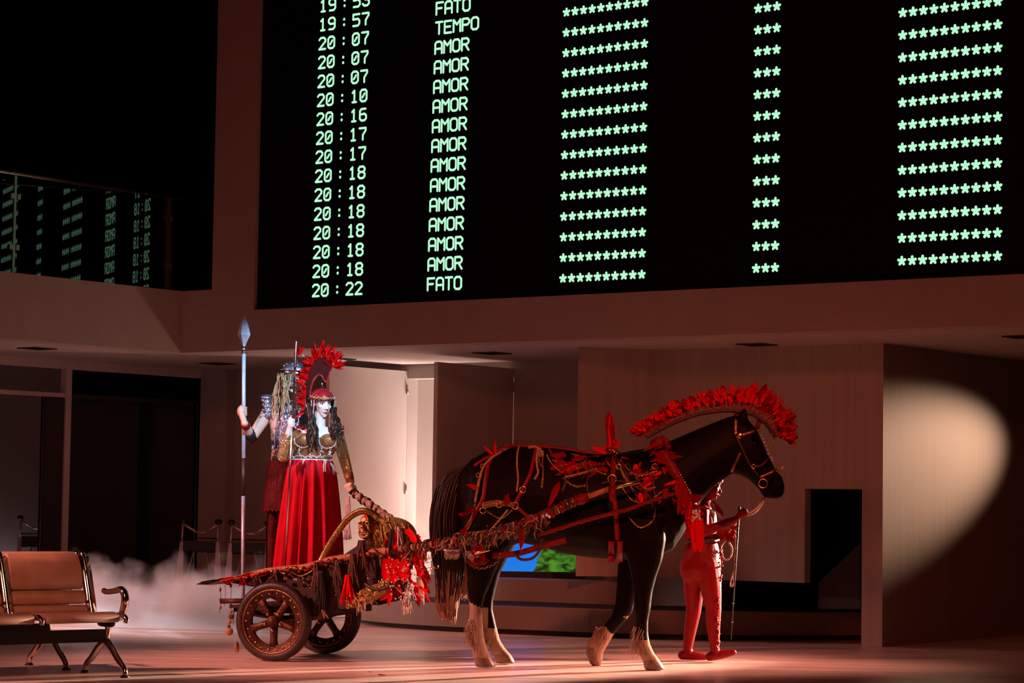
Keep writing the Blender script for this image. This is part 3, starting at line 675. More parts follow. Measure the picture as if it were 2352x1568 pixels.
for (x, y) in ((1746, 1000), (1750, 1008), (1753, 1016), (1757, 1024), (1760, 1033), (1762, 1041), (1766, 1050), (1770, 1052), (1771, 1058), (1793, 1076), (1796, 1072)):
    cf.ball(P(x + 2, y, YH - .02), .011, 8, 5)
cf.build('face_beads', 'bead', br, kind='stuff')

# ------------------------------------------------------------------ plumed crest over the neck
cr = thing('feather_crest', 'arched beaded band with thick bright red feathers above the horse neck', 'crest', P(1530, 1005, YH))
arc = curve([P(x, y, YH) for x, y in ((1484, 1004), (1510, 990), (1550, 970), (1600, 952), (1650, 944), (1690, 943), (1725, 950), (1755, 968), (1772, 990), (1780, 1004))], 8)
n = len(arc)
band = MB(); bn_ = []
for i in range(n):
    d = (arc[min(i + 1, n - 1)] - arc[max(i - 1, 0)]).normalized(); bn_.append(V((-d.z, 0, d.x)))
rings = [[arc[i] + bn_[i] * a + V((0, b, 0)) for a, b in ((.014, -.045), (.014, .045), (-.016, .045), (-.016, -.045))] for i in range(n)]
band.loft(rings); band.build('band', 'leather_dark', cr)
bd1 = MB()
for i in range(n - 1):
    for k in range(3):
        p = arc[i].lerp(arc[i + 1], k / 3); bd1.ball(p + bn_[i] * .014 + V((0, -.047, 0)), .0042, 5, 4)
        if k % 2 == 0: bd1.ball(p - bn_[i] * .014 + V((0, -.047, fr.uniform(-.010, .010))), .0034, 5, 4)
bd1.build('bead_edge', 'bronze', cr, kind='stuff')
for (x0, y0, x1, y1) in ((1520, 1000, 1535, 1030), (1500, 1010, 1520, 1040), (1690, 945, 1696, 962), (1745, 962, 1738, 988)):
    MB().tube([P(x0, y0, YH), P(x1, y1, YH)], .02, 8).build('support', 'leather', cr)
fr = random.Random(21)
for layer, cnt, Ls, W, kind in ((0, 88, (24, 44), 10, 'club'), (1, 96, (32, 58), 10.5, 'club'), (2, 100, (20, 48), 10, 'club')):
    for i in range(cnt):
        u = (i + fr.random()) / cnt; k = min(n - 1, int(u * n)); d = bn_[k].copy()
        ang = lerp(0.55, -0.35, u) + fr.uniform(-.32, .32)
        if u > .72: ang += fr.uniform(-.15, .45) - (u - .72) * .6
        d = V((d.x * math.cos(ang) - d.z * math.sin(ang), fr.uniform(-.35, .35), d.x * math.sin(ang) + d.z * math.cos(ang)))
        L = M(fr.uniform(*Ls), YH) * (0.82 + 0.5 * math.exp(-((u - .72) / .22) ** 2)); base = arc[k] + bn_[k] * .012 + V((0, (-.045 + .045 * layer) + fr.uniform(-.012, .012), 0))
        feather(cr, base, d, L, M(W, YH) * fr.uniform(.8, 1.3), 'feather' if fr.random() < .7 else 'feather_dark', kind, (fr.uniform(-.5, .5), -1, fr.uniform(-.3, .3)))
dwn = MB()
for i in range(1500):
    u = fr.random(); k = min(n - 1, int(u * n)); ang = lerp(0.55, -0.35, u) + fr.uniform(-.4, .4); d = bn_[k]
    d = V((d.x * math.cos(ang) - d.z * math.sin(ang), fr.uniform(-.4, .4), d.x * math.sin(ang) + d.z * math.cos(ang)))
    q = arc[k] + d * M(fr.uniform(10, 50), YH) * (0.82 + 0.5 * math.exp(-((u - .72) / .22) ** 2)); e = (d + V((fr.uniform(-.7, .7), fr.uniform(-.7, .7), fr.uniform(-.7, .7)))).normalized(); sx = e.cross(V((fr.uniform(-1, 1), -1, fr.uniform(-1, 1)))).normalized()
    L = fr.uniform(.012, .028); w_ = fr.uniform(.004, .009); dwn.add([q, q + e * L * .5 + sx * w_, q + e * L, q + e * L * .5 - sx * w_], [(0, 1, 2, 3)])
dwn.build('feather_down', 'feather', cr, kind='stuff')
for k in range(3): MB().tube(curve([P(1776 + k * 3, 1000, YH), P(1776 + k * 4, 1008, YH), P(1780 + k * 2, 1017, YH)], 4), .004, 5).build('pendant', 'silver', cr)

# ------------------------------------------------------------------ collar with fringe and tassel
co = thing('horse_collar', 'red feathered neck collar ending in a tassel on the horse breast', 'collar', P(1545, 1110, 20.15))
cpx = [(1512, 1016), (1522, 1040), (1536, 1062), (1555, 1095), (1575, 1130), (1592, 1160), (1604, 1186)]
cp = HS(cpx, .02, 4)
MB().tube(cp, [.05] * (len(cp) // 2) + [.035] * (len(cp) - len(cp) // 2), 10).build('collar_roll', 'leather', co)
far = [V((p.x, 2 * YH - p.y, p.z)) for p in cp]
MB().tube(far, .045, 10).build('collar_roll', 'leather', co)
pr = HS([(1530, 1040), (1560, 1085), (1585, 1130), (1604, 1172)], .05, 8)
bdm = MB()
for i, p in enumerate(pr): bdm.ball(p, .009 if i % 3 else .014, 6, 4)
bdm.build('bead_edge', 'gold', co, kind='stuff')
for (x, y, r) in ((1530, 1014, .03), (1535, 1026, .025), (1526, 1030, .03), (1540, 1042, .02)): MB().ball(H(x, y, .03), r, 10, 7).build('jewel', 'leather', co)
for i in range(34):
    u = fr.random(); k = int(u * (len(cp) - 1)); b = cp[k] + V((0, -.04, 0))
    back = fr.random() < .6
    d = V((-1.0 if back else .55, -.25, fr.uniform(-.9, .25) if back else fr.uniform(-.2, .5)))
    feather(co, b, d, fr.uniform(.08, .17), fr.uniform(.025, .045), 'feather_dark' if fr.random() < .8 else 'feather', 'leaf')
for i in range(16):
    u = fr.uniform(.55, 1); k = int(u * (len(cp) - 1)); b = cp[k] + V((0, -.05, 0)); d = V((fr.uniform(-.5, .05), -.1, -1))
    feather(co, b, d, fr.uniform(.14, .26), fr.uniform(.04, .07), 'feather' if fr.random() < .4 else 'feather_dark', 'vane')
for (x, w) in ((1594, 20), (1606, 22)):
    a = P(x, 1192, 19.98); b = P(x + 2, 1268, 19.98); feather(co, a, b - a, (b - a).length, M(w, 20), 'feather', 'vane')
cl = MB()
for i in range(22): cl.ball(P(1600 + fr.uniform(-9, 9), 1183 + fr.uniform(-12, 12), 19.97), fr.uniform(.006, .013), 6, 4)
cl.build('bead_cluster', 'bead', co, kind='stuff')

# ================================================================== the chariot
MT['tire'] = mat('dark_tire', (0.030, 0.010, 0.007), 0.5, var=0.3, scale=30, bump=0.2, bscale=60)
MT['rust'] = mat('rusted_wheel', (0.085, 0.024, 0.010), 0.5, 0.5, var=0.45, scale=18, bump=0.3, bscale=70)
MT['wood'] = mat('wrapped_pole', (0.36, 0.14, 0.05), 0.6, var=0.4, scale=22, bump=0.4, bscale=60)
MT['goldmesh'] = mat('gold_mesh', (0.55, 0.33, 0.12), 0.4, 0.8, var=0.5, scale=90, bump=1.0, bscale=160)
MT['darkcloth'] = mat('dark_cloth', (0.035, 0.008, 0.007), 0.8, var=0.4, scale=20, bump=0.4, bscale=60)
MT['lilac'] = mat('pale_tassel', (0.60, 0.48, 0.52), 0.8, var=0.2, scale=40, bump=0.5, bscale=90)
MT['bone'] = mat('pale_wrapping', (0.50, 0.34, 0.27), 0.8, var=0.5, scale=45, bump=0.6, bscale=90)
MT['trinket'] = mat('mixed_trinkets', (0.30, 0.05, 0.025), 0.35, 0.4, var=0.9, scale=30)
CA, CB = G(627, 1518), G(745, 1500)
CY_ = (CB - CA).normalized(); CX_ = V((CY_.y, -CY_.x, 0)); C0 = (CA + CB) / 2; HW = (CB - CA).length / 2
def CL(x, y, z): return C0 + CX_ * x + CY_ * y + EZ * z
def CP(px, py, ly):
    d = ray(px, py); p0 = C0 + CY_ * ly; k = (p0 - CAM).dot(CY_) / d.dot(CY_); return CAM + d * k
def lathe(mb, c, axis, prof, seg=40, ref=EZ):
    x, y = frame_of(axis, ref); n = V(axis).normalized()
    rings = [[c + x * (r * math.cos(2 * math.pi * j / seg)) + y * (r * math.sin(2 * math.pi * j / seg)) + n * h for j in range(seg)] for r, h in prof]
    rings.append(rings[0]); return mb.loft(rings, caps=False)
cha = thing('chariot', 'ornate two-wheeled chariot hung with feathers, beads and rags', 'chariot', V((C0.x, C0.y, 0)))
WR = 0.335
for sd in (-1, 1):
    wc = CL(0, sd * HW, WR); ax = CY_ * -1
    tire = lathe(MB(), wc, ax, [(WR * .80, -.04), (WR * .86, -.052), (WR * .95, -.05), (WR, -.03), (WR, .03), (WR * .95, .05), (WR * .86, .052), (WR * .80, .04)], 56).build('tire', 'tire', cha)
    wh = lathe(MB(), wc, ax, [(WR * .60, -.02), (WR * .79, -.025), (WR * .82, -.035), (WR * .82, .035), (WR * .79, .025), (WR * .60, .02)], 48).build('wheel_rim', 'rust', cha)
    lathe(MB(), wc, ax, [(WR * .775, .03), (WR * .80, .052), (WR * .83, .03)], 48).build('rim_bead', 'bronze', wh)
    x, y = frame_of(ax, EZ)
    for k in range(5):
        a = math.radians((-90 if sd < 0 else -54) + 72 * k); d = EZ * math.sin(a) + CX_ * math.cos(a); sdv = ax.cross(d).normalized()
        m = MB(); m.loft([[wc + d * r + sdv * w_ + ax * h for w_, h in ((-w0, -.018), (w0, -.018), (w0 * .7, .022), (-w0 * .7, .022))] for r, w0 in ((.035, .034), (.10, .032), (.16, .030), (WR * .63, .042))])
        m.build('spoke', 'rust', wh)
        MB().ball(wc + d * .075 + ax * .026, (.018, .018, .018), 8, 5).build('boss', 'bronze', wh)
    lathe(MB(), wc, ax, [(.001, .062), (.02, .060), (.022, .05), (.045, .048), (.052, .03), (.058, -.03), (.001, -.03)], 24).build('hub', 'rust', wh)
    st = MB()
    for k in range(22):
        a = 2 * math.pi * k / 22; d = EZ * math.sin(a) + CX_ * math.cos(a); st.ball(wc + d * (WR * .70 + .008 * (k % 2)) + ax * .027, .0075, 6, 4)
    st.build('stud', 'bead', wh, kind='stuff')
MB().tube([CL(0, -HW - .02, WR), CL(0, HW + .02, WR)], .03, 10).build('axle', 'rust', cha)
PW = .44; PZ = .46
MB().obox(CL(.03, 0, PZ - .03), CX_ * .47, CY_ * PW, EZ * .03).build('platform', 'darkcloth', cha, False)
MB().tube([CL(-.30, -HW + .03, .50), CL(-.52, -HW + .06, .49)], .022, 8).build('rear_bar', 'rust', cha)
# springs between axle and platform
for sd in (-1, 1): MB().tube(curve([CL(-.4, sd * .36, .40), CL(0, sd * .36, WR + .02), CL(.4, sd * .36, .40)], 6), .022, 8).build('leaf_spring', 'rust', cha)
# side panels with the sloping top rail
topx = [(520, 1336), (600, 1316), (660, 1308), (705, 1303), (760, 1287), (815, 1279), (862, 1268)]
for sd in (-1, 1):
    top = [CP(x, y, -PW) for x, y in topx]
    bot = [CP(x, y, -PW) for x, y in ((862, 1380), (790, 1398), (700, 1392), (610, 1352))]
    pts = top + bot
    if sd > 0: pts = [p + CY_ * (2 * PW) for p in pts]
    sp_ = MB().prism(pts, CY_ * (.03 * -sd)); sp_.build('side_panel', 'darkcloth', cha, False)
    rail = curve([(p + (CY_ * (2 * PW) if sd > 0 else V((0, 0, 0)))) + EZ * .008 for p in [CP(470, 1342, -PW)] + top], 6)
    MB().tube(rail, [.012 + .016 * min(1, i / 12) for i in range(len(rail))], 8).build('side_rail', 'wood', cha)
# curved front shield
rings = []
for i in range(19):
    a = math.radians(-90 + 10 * i); ca = math.cos(a); sa = math.sin(a)
    xx = .42 + .50 * ca; yy = PW * sa
    zt = .84 + .30 * ca ** 1.3; zb = .42 + .16 * ca
    rings.append([CL(xx, yy, zb), CL(xx + .06 * ca, yy * 1.03, lerp(zb, zt, .35)), CL(xx + .03 * ca, yy, lerp(zb, zt, .75)), CL(xx - .10 * ca, yy * .95, zt), CL(xx - .13 * ca, yy * .92, zt - .01), CL(xx - .03 * ca, yy * .95, lerp(zb, zt, .5)), CL(xx - .04 * ca, yy * .95, zb)])
MB().loft(rings).build('front_shield', 'darkcloth', cha)
# hump on top of the shield (hung with beaded mesh) and the gold mask
hump = MB(); hc = CP(900, 1232, -.12); SHY = hc.y
hump.ball(hc, (.22, .26, .17), 20, 12); hump.ball(CP(858, 1215, -.15), (.12, .2, .13)); hump.ball(CP(940, 1262, -.1), (.11, .2, .13)); hump.tube([CP(905, 1290, -.12), CP(880, 1330, -.14)], [.2, .12], 14)
hp = org_build(hump, 'prow_hump', ['goldmesh'], cha, .014, 4)
HP = BVHTree.FromPolygons([v.co + root_loc(cha) for v in hp.data.vertices], [tuple(p.vertices) for p in hp.data.polygons])
def HC(px, py, lift=.01, dflt=-.44):
    d = ray(px, py).normalized(); h = HP.ray_cast(CAM, d)
    return (h[0] - d * lift) if h[0] is not None else CP(px, py, dflt)
fr = random.Random(31)
for i in range(60):
    x = fr.uniform(842, 955); y0 = fr.uniform(1180, 1230) + max(0, (x - 900)) * .5; p0 = HC(x, y0, .012)
    pts = [HC(x + fr.uniform(-3, 3) + 3 * k, y0 + 14 * k, .012 + .006 * k) for k in range(4)]
    mb = MB()
    for k in range(3):
        for q in range(4): mb.ball(pts[k].lerp(pts[k + 1], q / 4), fr.uniform(.006, .011), 5, 4)
    mb.build('bead_string', 'goldmesh' if i % 3 else 'gold', cha)
# mask
mk = MB(); m0 = HC(846, 1208, .0); nv = V((-.45, -.85, .05)).normalized(); r_ = nv.cross(EZ).normalized(); u_ = r_.cross(nv)
def mp(a, b, c_): return m0 + r_ * a + u_ * b + nv * c_
mk.ball(mp(0, 0, .02), (.075, .05, .10), 14, 8); mk.ball(mp(0, -.07, .03), (.05, .045, .05)); mk.tube([mp(0, .03, .075), mp(0, -.02, .10)], [.012, .022], 8)
for s_ in (-1, 1): mk.ball(mp(s_ * .035, .02, .06), (.025, .02, .016)); mk.ball(mp(s_ * .04, -.02, .055), .022)
mk.tube(curve([mp(-.05, -.06, .06), mp(0, -.05, .085), mp(.05, -.06, .06)], 5), .014, 8); mk.tube(curve([mp(-.045, -.08, .06), mp(0, -.10, .08), mp(.045, -.08, .06)], 5), .012, 8)
mask = org_build(mk, 'mask', ['bronze'], cha, .006, 2)
for s_ in (-1, 1):
    MB().torus(mp(s_ * .035, .02, .078), .017, .005, nv).build('eye_ring', 'gold', mask); MB().ball(mp(s_ * .035, .02, .074), .012, 8, 6).build('eye_gem', 'leather_dark', mask)
MB().ball(mp(-.005, .085, .055), .017, 10, 6).build('forehead_gem', 'feather', mask)
te = MB()
for k in range(7): te.ball(mp(-.045 + .015 * k, -.068, .088 - abs(k - 3) * .005), .008, 6, 4)
te.build('teeth', 'bone', mask, kind='stuff')
# ribbed horn rail in front of the riders
hr = curve([CP(738, 1286, -.43), CP(752, 1258, -.42), CP(775, 1222, -.38), CP(800, 1190, -.32), CP(828, 1174, -.26), CP(852, 1177, -.22), CP(868, 1188, -.2)], 10)
horn = MB().tube(hr, .02, 10).build('horn_rail', 'bronze', cha); rb = MB()
for i in range(0, len(hr) - 1): d = hr[i + 1] - hr[i]; rb.torus(hr[i], .024, .0075, d, 12, 5)
rb.build('rail_ribs', 'gold', horn, kind='stuff')
# wrapped bundle leading up to the rider's hand
bl = curve([CP(925, 1210, -.05), CP(895, 1192, -.05), CP(862, 1168, -.05), CP(835, 1148, -.05), CP(812, 1130, -.05), CP(800, 1116, -.05)], 8)
bun = MB().tube(bl, [.045 - .018 * i / len(bl) + .006 * math.sin(i * 1.7) for i in range(len(bl))], 10).build('rail_bundle', 'bone', cha); wp = MB()
for i in range(0, len(bl) - 1, 1):
    if i % 3 == 0: wp.torus(bl[i] + V((0, 0, fr.uniform(-.005, .005))), .040 - .014 * i / len(bl), .011, (bl[min(i + 1, len(bl) - 1)] - bl[i]) + V((fr.uniform(-.01, .01), fr.uniform(-.01, .01), fr.uniform(-.01, .01))), 12, 5)
wp.build('bundle_wraps', 'darkcloth', bun, kind='stuff')
tt_ = MB()
for i in range(24): tt_.tube(curve([CP(800 + fr.uniform(-3, 3), 1140, -.1), CP(798 + fr.uniform(-6, 6), 1185, -.1), CP(797 + fr.uniform(-8, 10), 1225 + fr.uniform(-8, 16), -.1)], 4), .007, 5)
tt_.build('pale_tassel', 'lilac', cha)
# hanging decorations ---------------------------------------------------------
def tassel(px, py, w, L, m, ly, n=22, r=.006, spread=1.0, name='tassel'):
    mb = MB()
    for i in range(n):
        x0 = px + fr.uniform(-w, w) * .35; x1 = px + fr.uniform(-w, w) * spread; l = L * fr.uniform(.75, 1.05); dy = fr.uniform(-.03, .03)
        mb.tube(curve([CP(x0, py, ly + dy), CP(lerp(x0, x1, .5) + fr.uniform(-2, 2), py + l * .5, ly + dy), CP(x1, py + l, ly + dy)], 4), [r] * 6 + [r * .7, r * .5, r * .3], 4)
    return mb.build(name, m, cha)
tassel(736, 1310, 16, 100, 'feather_black', -.50, 40, .007); tassel(742, 1400, 14, 22, 'rope', -.50, 14, .004)
tassel(800, 1320, 20, 68, 'feather', -.50, 26, .009); tassel(725, 1290, 12, 70, 'fur', -.49, 24, .007); tassel(775, 1290, 14, 60, 'fur', -.49, 24, .006); tassel(810, 1270, 16, 80, 'fur', -.48, 28, .006); tassel(830, 1240, 18, 70, 'fur', -.46, 30, .006)
tassel(840, 1372, 12, 38, 'bone', -.48, 8, .006); tassel(825, 1380, 8, 34, 'bone', -.48, 6, .006); tassel(850, 1370, 20, 18, 'bone', -.46, 12, .004)
gm = MB()
gpts = [[CP(x, lerp(a, b, v), -.45 - .05 * math.sin(v * 3.1)) for v in (0, .25, .5, .75, 1)] for x, a, b in ((795, 1372, 1398), (815, 1360, 1396), (840, 1350, 1388), (865, 1340, 1376), (885, 1332, 1362), (905, 1322, 1346))]
gm.loft([[p for p in row] + [p + CY_ * .03 for p in row[::-1]] for row in gpts]); gm.build('gold_swag', 'goldmesh', cha)
drp = MB(); 
for i in range(90): x = fr.uniform(795, 905); drp.ball(CP(x, lerp(1385, 1332, (x - 795) / 110) + fr.uniform(-14, 14), -.51), fr.uniform(.006, .012), 5, 4)
drp.build('gold_sequins', 'gold', cha, kind='stuff')
MB().tube(curve([CP(838, 1340, -.5), CP(858, 1352, -.52), CP(885, 1350, -.52), CP(905, 1332, -.5)], 6), .016, 8).build('garland', 'leather_dark', cha)
# feather cluster on the prow: (count, px range, py range, direction)
for i in range(70):
    x = fr.uniform(888, 975); y = fr.uniform(1215, 1350)
    if x > 950 and y < 1235: continue
    b = CP(x, y, -.40 + fr.uniform(-.08, .2)); d = V((fr.uniform(-.25, .55), fr.uniform(-.4, .1), -1 + fr.uniform(-.2, .5)))
    rr = fr.random(); mm = 'feather' if rr < .62 else ('feather_dark' if rr < .86 else 'feather_white')
    feather(cha, b, d, fr.uniform(.10, .20), fr.uniform(.02, .05) if mm != 'feather_white' else .018, mm, 'vane' if fr.random() < .5 else 'leaf')
for (x, y, x1, y1, w) in ((890, 1283, 886, 1335, 24), (905, 1285, 905, 1340, 26), (925, 1290, 930, 1338, 28), (962, 1268, 966, 1325, 24), (952, 1230, 960, 1252, 26), (935, 1215, 958, 1245, 16), (893, 1365, 872, 1378, 10), (897, 1360, 893, 1388, 12), (965, 1350, 990, 1384, 7), (945, 1335, 985, 1362, 8), (912, 1225, 905, 1262, 14)):
    a = CP(x, y, -.50); b = CP(x1, y1, -.52); feather(cha, a, b - a, (b - a).length, M(w, 20.6), 'feather', 'vane')
a = CP(962, 1322, -.5); b = CP(974, 1390, -.5); feather(cha, a, b - a, (b - a).length, M(16, 20.6), 'feather_white', 'leaf')
tassel(935, 1350, 14, 62, 'bone', -.48, 14, .005); tassel(940, 1330, 18, 48, 'lilac', -.48, 8, .004); tassel(930, 1290, 22, 70, 'darkcloth', -.46, 16, .006); tassel(900, 1215, 12, 60, 'feather_black', -.5, 14, .007); tassel(915, 1210, 10, 60, 'lilac', -.5, 8, .005)
bb = MB()
for i in range(70): bb.ball(CP(fr.uniform(885, 972), fr.uniform(1280, 1380), -.54), fr.uniform(.005, .011), 6, 4)
bb.build('bead_scatter', 'bead', cha, kind='stuff')
# trinkets along the side rail: each a small jewel
for i in range(64):
    u = i / 63; k = u * (len(topx) - 1); a, b = topx[int(min(k, len(topx) - 2))], topx[int(min(k, len(topx) - 2)) + 1]; v = k - int(min(k, len(topx) - 2))
    x, y = lerp(a[0], b[0], v), lerp(a[1], b[1], v)
    p = CP(x + fr.uniform(-4, 4), y + fr.uniform(-4, 9), -.475)
    rr = fr.uniform(.010, .022); MB().ball(p, (rr * 1.3, rr, rr * fr.uniform(.6, 1)), 7, 5).build('trinket', fr.choice(['trinket', 'trinket', 'leather', 'bronze', 'feather_dark', 'feather_black']), cha)
for (x, y, x1, y1, w, m) in ((500, 1334, 453, 1341, 9, 'feather_black'), (515, 1332, 462, 1336, 7, 'feather_black'), (520, 1328, 480, 1340, 9, 'feather_black'), (560, 1322, 515, 1340, 9, 'feather_dark'), (590, 1316, 548, 1324, 9, 'feather'), (540, 1326, 505, 1332, 8, 'feather'), (620, 1312, 590, 1324, 9, 'feather_dark'), (650, 1308, 620, 1318, 9, 'feather_black'), (690, 1302, 655, 1306, 9, 'feather')):
    a = CP(x, y, -.46); b = CP(x1, y1, -.47); feather(cha, a, b - a, (b - a).length, M(w, 20.8), m, 'leaf')
tassel(590, 1322, 18, 22, 'fur', -.47, 16, .005); tassel(630, 1318, 18, 20, 'fur', -.47, 16, .005); tassel(560, 1330, 14, 16, 'feather_dark', -.47, 12, .005)
for (x, y, L, bl_) in ((506, 1345, 62, (0.15, .5, .8)), (517, 1342, 50, ()), (530, 1340, 46, (.1,))):
    mb = MB(); mb.tube(curve([CP(x, y, -.46), CP(x + 1, y + L * .5, -.46), CP(x - 2, y + L, -.46)], 5), .0028, 5)
    for q in bl_: mb.ball(CP(x, y + L * q, -.46), (.011, .011, .018), 8, 6)
    mb.build('hanging_string', 'trinket', cha)
for k, (x, y, r) in enumerate(((531, 1392, .02), (530, 1404, .018), (531, 1416, .024), (527, 1428, .02), (526, 1438, .016), (527, 1450, .034))):
    MB().ball(CP(x, y, -.52), (r, r * .5, r), 10, 6).build('disc_bead', 'wood' if k % 2 else 'fur', cha)
chain(MB(), [CP(537, 1405, -.5), CP(536, 1432, -.5)], .008).build('hanging_chain', 'gold', cha); chain(MB(), [CP(578, 1405, -.2), CP(575, 1430, -.2), CP(588, 1455, -.2)], .010).build('hanging_chain', 'bronze', cha)
tassel(544, 1474, 5, 26, 'wood', -.56, 8, .006)
chain(MB(), curve([CP(668, 1312, -.49), CP(690, 1322, -.49), CP(714, 1312, -.49), CP(722, 1302, -.49)], 6), .006).build('swag_chain', 'gold', cha)
MB().obox(CP(656, 1328, -.50), CX_ * .018, CY_ * .006, EZ * .011).build('mirror_tile', 'gold', cha, False); MB().obox(CP(679, 1330, -.50), CX_ * .016, CY_ * .006, EZ * .006).build('mirror_tile', 'bead', cha, False)
fr2 = random.Random(77)
for i in range(26):
    p = CP(fr2.uniform(690, 850), fr2.uniform(1300, 1380), -.476); MB().ball(p, fr2.uniform(.006, .012), 6, 4).build('stud', fr2.choice(['bronze', 'gold', 'leather_dark']), cha)
# shafts: near one traced along the horse, far one behind it
shp = [(850, 1270, 20.62), (905, 1262, 20.45), (985, 1252, 20.2), (1060, 1241, 19.98), (1130, 1226, 19.92), (1190, 1208, 19.9), (1250, 1184, 19.9), (1310, 1155, 19.9), (1350, 1140, 19.9), (1400, 1122, 19.92)]
sh = curve([P(x, y, Y) for x, y, Y in shp], 8); ns = len(sh)
shaft = MB().tube(sh, [.032 - .010 * i / ns for i in range(ns)], 10).build('shaft', 'wood', cha)
MB().tube([P(1395, 1124, 19.92), P(1440, 1112, 19.93), P(1477, 1103, 19.95)], .017, 10).build('shaft_tip', 'gold', shaft)
far = curve([P(x, y, 2 * YH - Y + .05) for x, y, Y in shp[2:]], 8); MB().tube(far, .026, 8).build('shaft', 'wood', cha)
fr = random.Random(41)
wr = MB(); wk = MB(); wf = MB()
for i in range(ns - 1):
    d = sh[i + 1] - sh[i]
    if 6 < i < 58:
        for q in range(2):
            p = sh[i].lerp(sh[i + 1], fr.random())
            (wr, wk, wf)[fr.choice((0, 1, 2))].torus(p, .033 + fr.uniform(-.004, .012), fr.uniform(.006, .014), d + V((fr.uniform(-.02, .02), fr.uniform(-.02, .02), fr.uniform(-.02, .02))), 10, 5)
wr.build('shaft_wraps', 'leather', shaft, kind='stuff'); wk.build('shaft_wraps_dark', 'darkcloth', shaft, kind='stuff'); wf.build('shaft_wraps_fur', 'fur', shaft, kind='stuff')
rg = MB(); rg2 = MB()
for i in range(170):
    k = int(fr.triangular(9, 52, 34)); p = sh[k] + V((fr.uniform(-.05, .05), fr.uniform(-.05, .03), fr.uniform(-.02, .05)))
    q = [p]; L = fr.uniform(.04, .16); d = V((fr.uniform(-1, 1), fr.uniform(-.6, .1), fr.uniform(-1, .5)))
    for s_ in range(4): d = (d + V((fr.uniform(-.8, .8), fr.uniform(-.4, .4), fr.uniform(-.9, .3)))).normalized(); q.append(q[-1] + d * L / 4)
    (rg if i % 2 else rg2).tube(curve(q, 3), [.006] * 9 + [.005, .004, .003, .002], 4)
rg.build('shaft_rags', 'fur', shaft, kind='stuff'); rg2.build('shaft_threads', 'rope', shaft, kind='stuff')
lump = MB()
for i in range(60):
    k = int(fr.triangular(18, 50, 40)); p = sh[k] + V((fr.uniform(-.04, .04), fr.uniform(-.03, .02), fr.uniform(-.075, .03))); lump.ball(p, (fr.uniform(.02, .045), .03, fr.uniform(.02, .04)), 7, 5)
org_build(lump, 'fur_wrapping', ['fur'], shaft, .012, 1)
for (x, y, x1, y1, w, m) in ((1100, 1250, 1112, 1288, 18, 'feather_dark'), (1085, 1255, 1092, 1280, 14, 'feather_dark'), (1200, 1215, 1196, 1262, 16, 'feather_dark'), (1215, 1205, 1232, 1178, 8, 'feather_dark')):
    a = P(x, y, 19.86); b = P(x1, y1, 19.86); feather(shaft, a, b - a, (b - a).length, M(w, 20), m, 'leaf')
cmb = MB()
for i in range(16): cmb.tube([P(1070 + i * 2.6, 1265, 19.86), P(1069 + i * 2.6, 1276 + fr.uniform(0, 8), 19.86)], .004, 4)
for i in range(14): cmb.tube([P(1026 + i * 2.2, 1262, 19.95), P(1025 + i * 2.2, 1280 + fr.uniform(0, 6), 19.95)], .004, 4)
cmb.build('shaft_comb', 'bone', shaft, kind='stuff')
MB().tube([P(1090, 1271, 19.84), P(1124, 1262, 19.84)], .012, 8).build('horn_comb', 'gold', shaft); MB().tube([P(1018, 1263, 19.93), P(1042, 1262, 19.93)], .006, 6).build('pin', 'silver', shaft); MB().tube([P(972, 1262, 20.12), P(978, 1262, 20.12)], .008, 6).build('pin', 'silver', shaft)
MB().strap([P(1080, 1282, 19.9), P(1096, 1292, 19.9), P(1112, 1288, 19.9), P(1118, 1280, 19.9)], .07, .01, NV).build('red_cloth', 'leather', shaft)
for (pp, r, m) in (([(1062, 1262), (1075, 1292), (1105, 1305), (1138, 1292), (1150, 1268)], .013, 'bronze'), ([(1180, 1268), (1196, 1284), (1222, 1282), (1240, 1262), (1246, 1236)], .016, 'leather_dark')):
    c = curve([P(x, y, 19.88) for x, y in pp], 6); (chain(MB(), c, r) if m == 'bronze' else MB().tube(c, .012, 8)).build('loop', m, shaft)
tz = curve([P(x, y, 19.93) for x, y in ((1130, 1275), (1180, 1272), (1220, 1262), (1262, 1250), (1300, 1240))], 5); MB().strap(tz, .05, .01, NV).build('trace_strap', 'leather', shaft)
lo = curve([P(x, y, 19.95) for x, y in ((1235, 1228), (1290, 1212), (1340, 1196), (1400, 1180), (1440, 1170), (1490, 1152), (1545, 1134))], 6); braid(MB(), lo[::3] + [lo[-1]], .016, 3, 7).build('trace_rope', 'leather', shaft)
for pts in ([(965, 1278), (978, 1290), (990, 1284)], [(962, 1300), (975, 1308), (990, 1306), (1005, 1300)], [(975, 1270), (985, 1282), (992, 1275)]): chain(MB(), curve([P(x, y, 20.15) for x, y in pts], 5), .020).build('link_chain', 'bronze', shaft)
for (x0, y0, x1, y1, r0, r1) in ((1322, 1152, 1350, 1140, .032, .05), (1405, 1118, 1408, 1150, .03, .03)): MB().tube([P(x0, y0, 19.9), P((x0 + x1) / 2, (y0 + y1) / 2, 19.89), P(x1, y1, 19.9)], [r0, r1, r0], 10).build('bound_joint', 'leather', shaft)
gw = MB()
for i in range(9): k = 48 + i; gw.torus(sh[k], .034, .006, sh[k + 1] - sh[k], 10, 5)
gw.build('gold_coil', 'gold', shaft, kind='stuff')
for (x, y) in ((1247, 1185), (1256, 1182), (1262, 1186)): MB().ball(P(x, y, 19.85), .014, 8, 6).build('bead', 'bead', shaft)

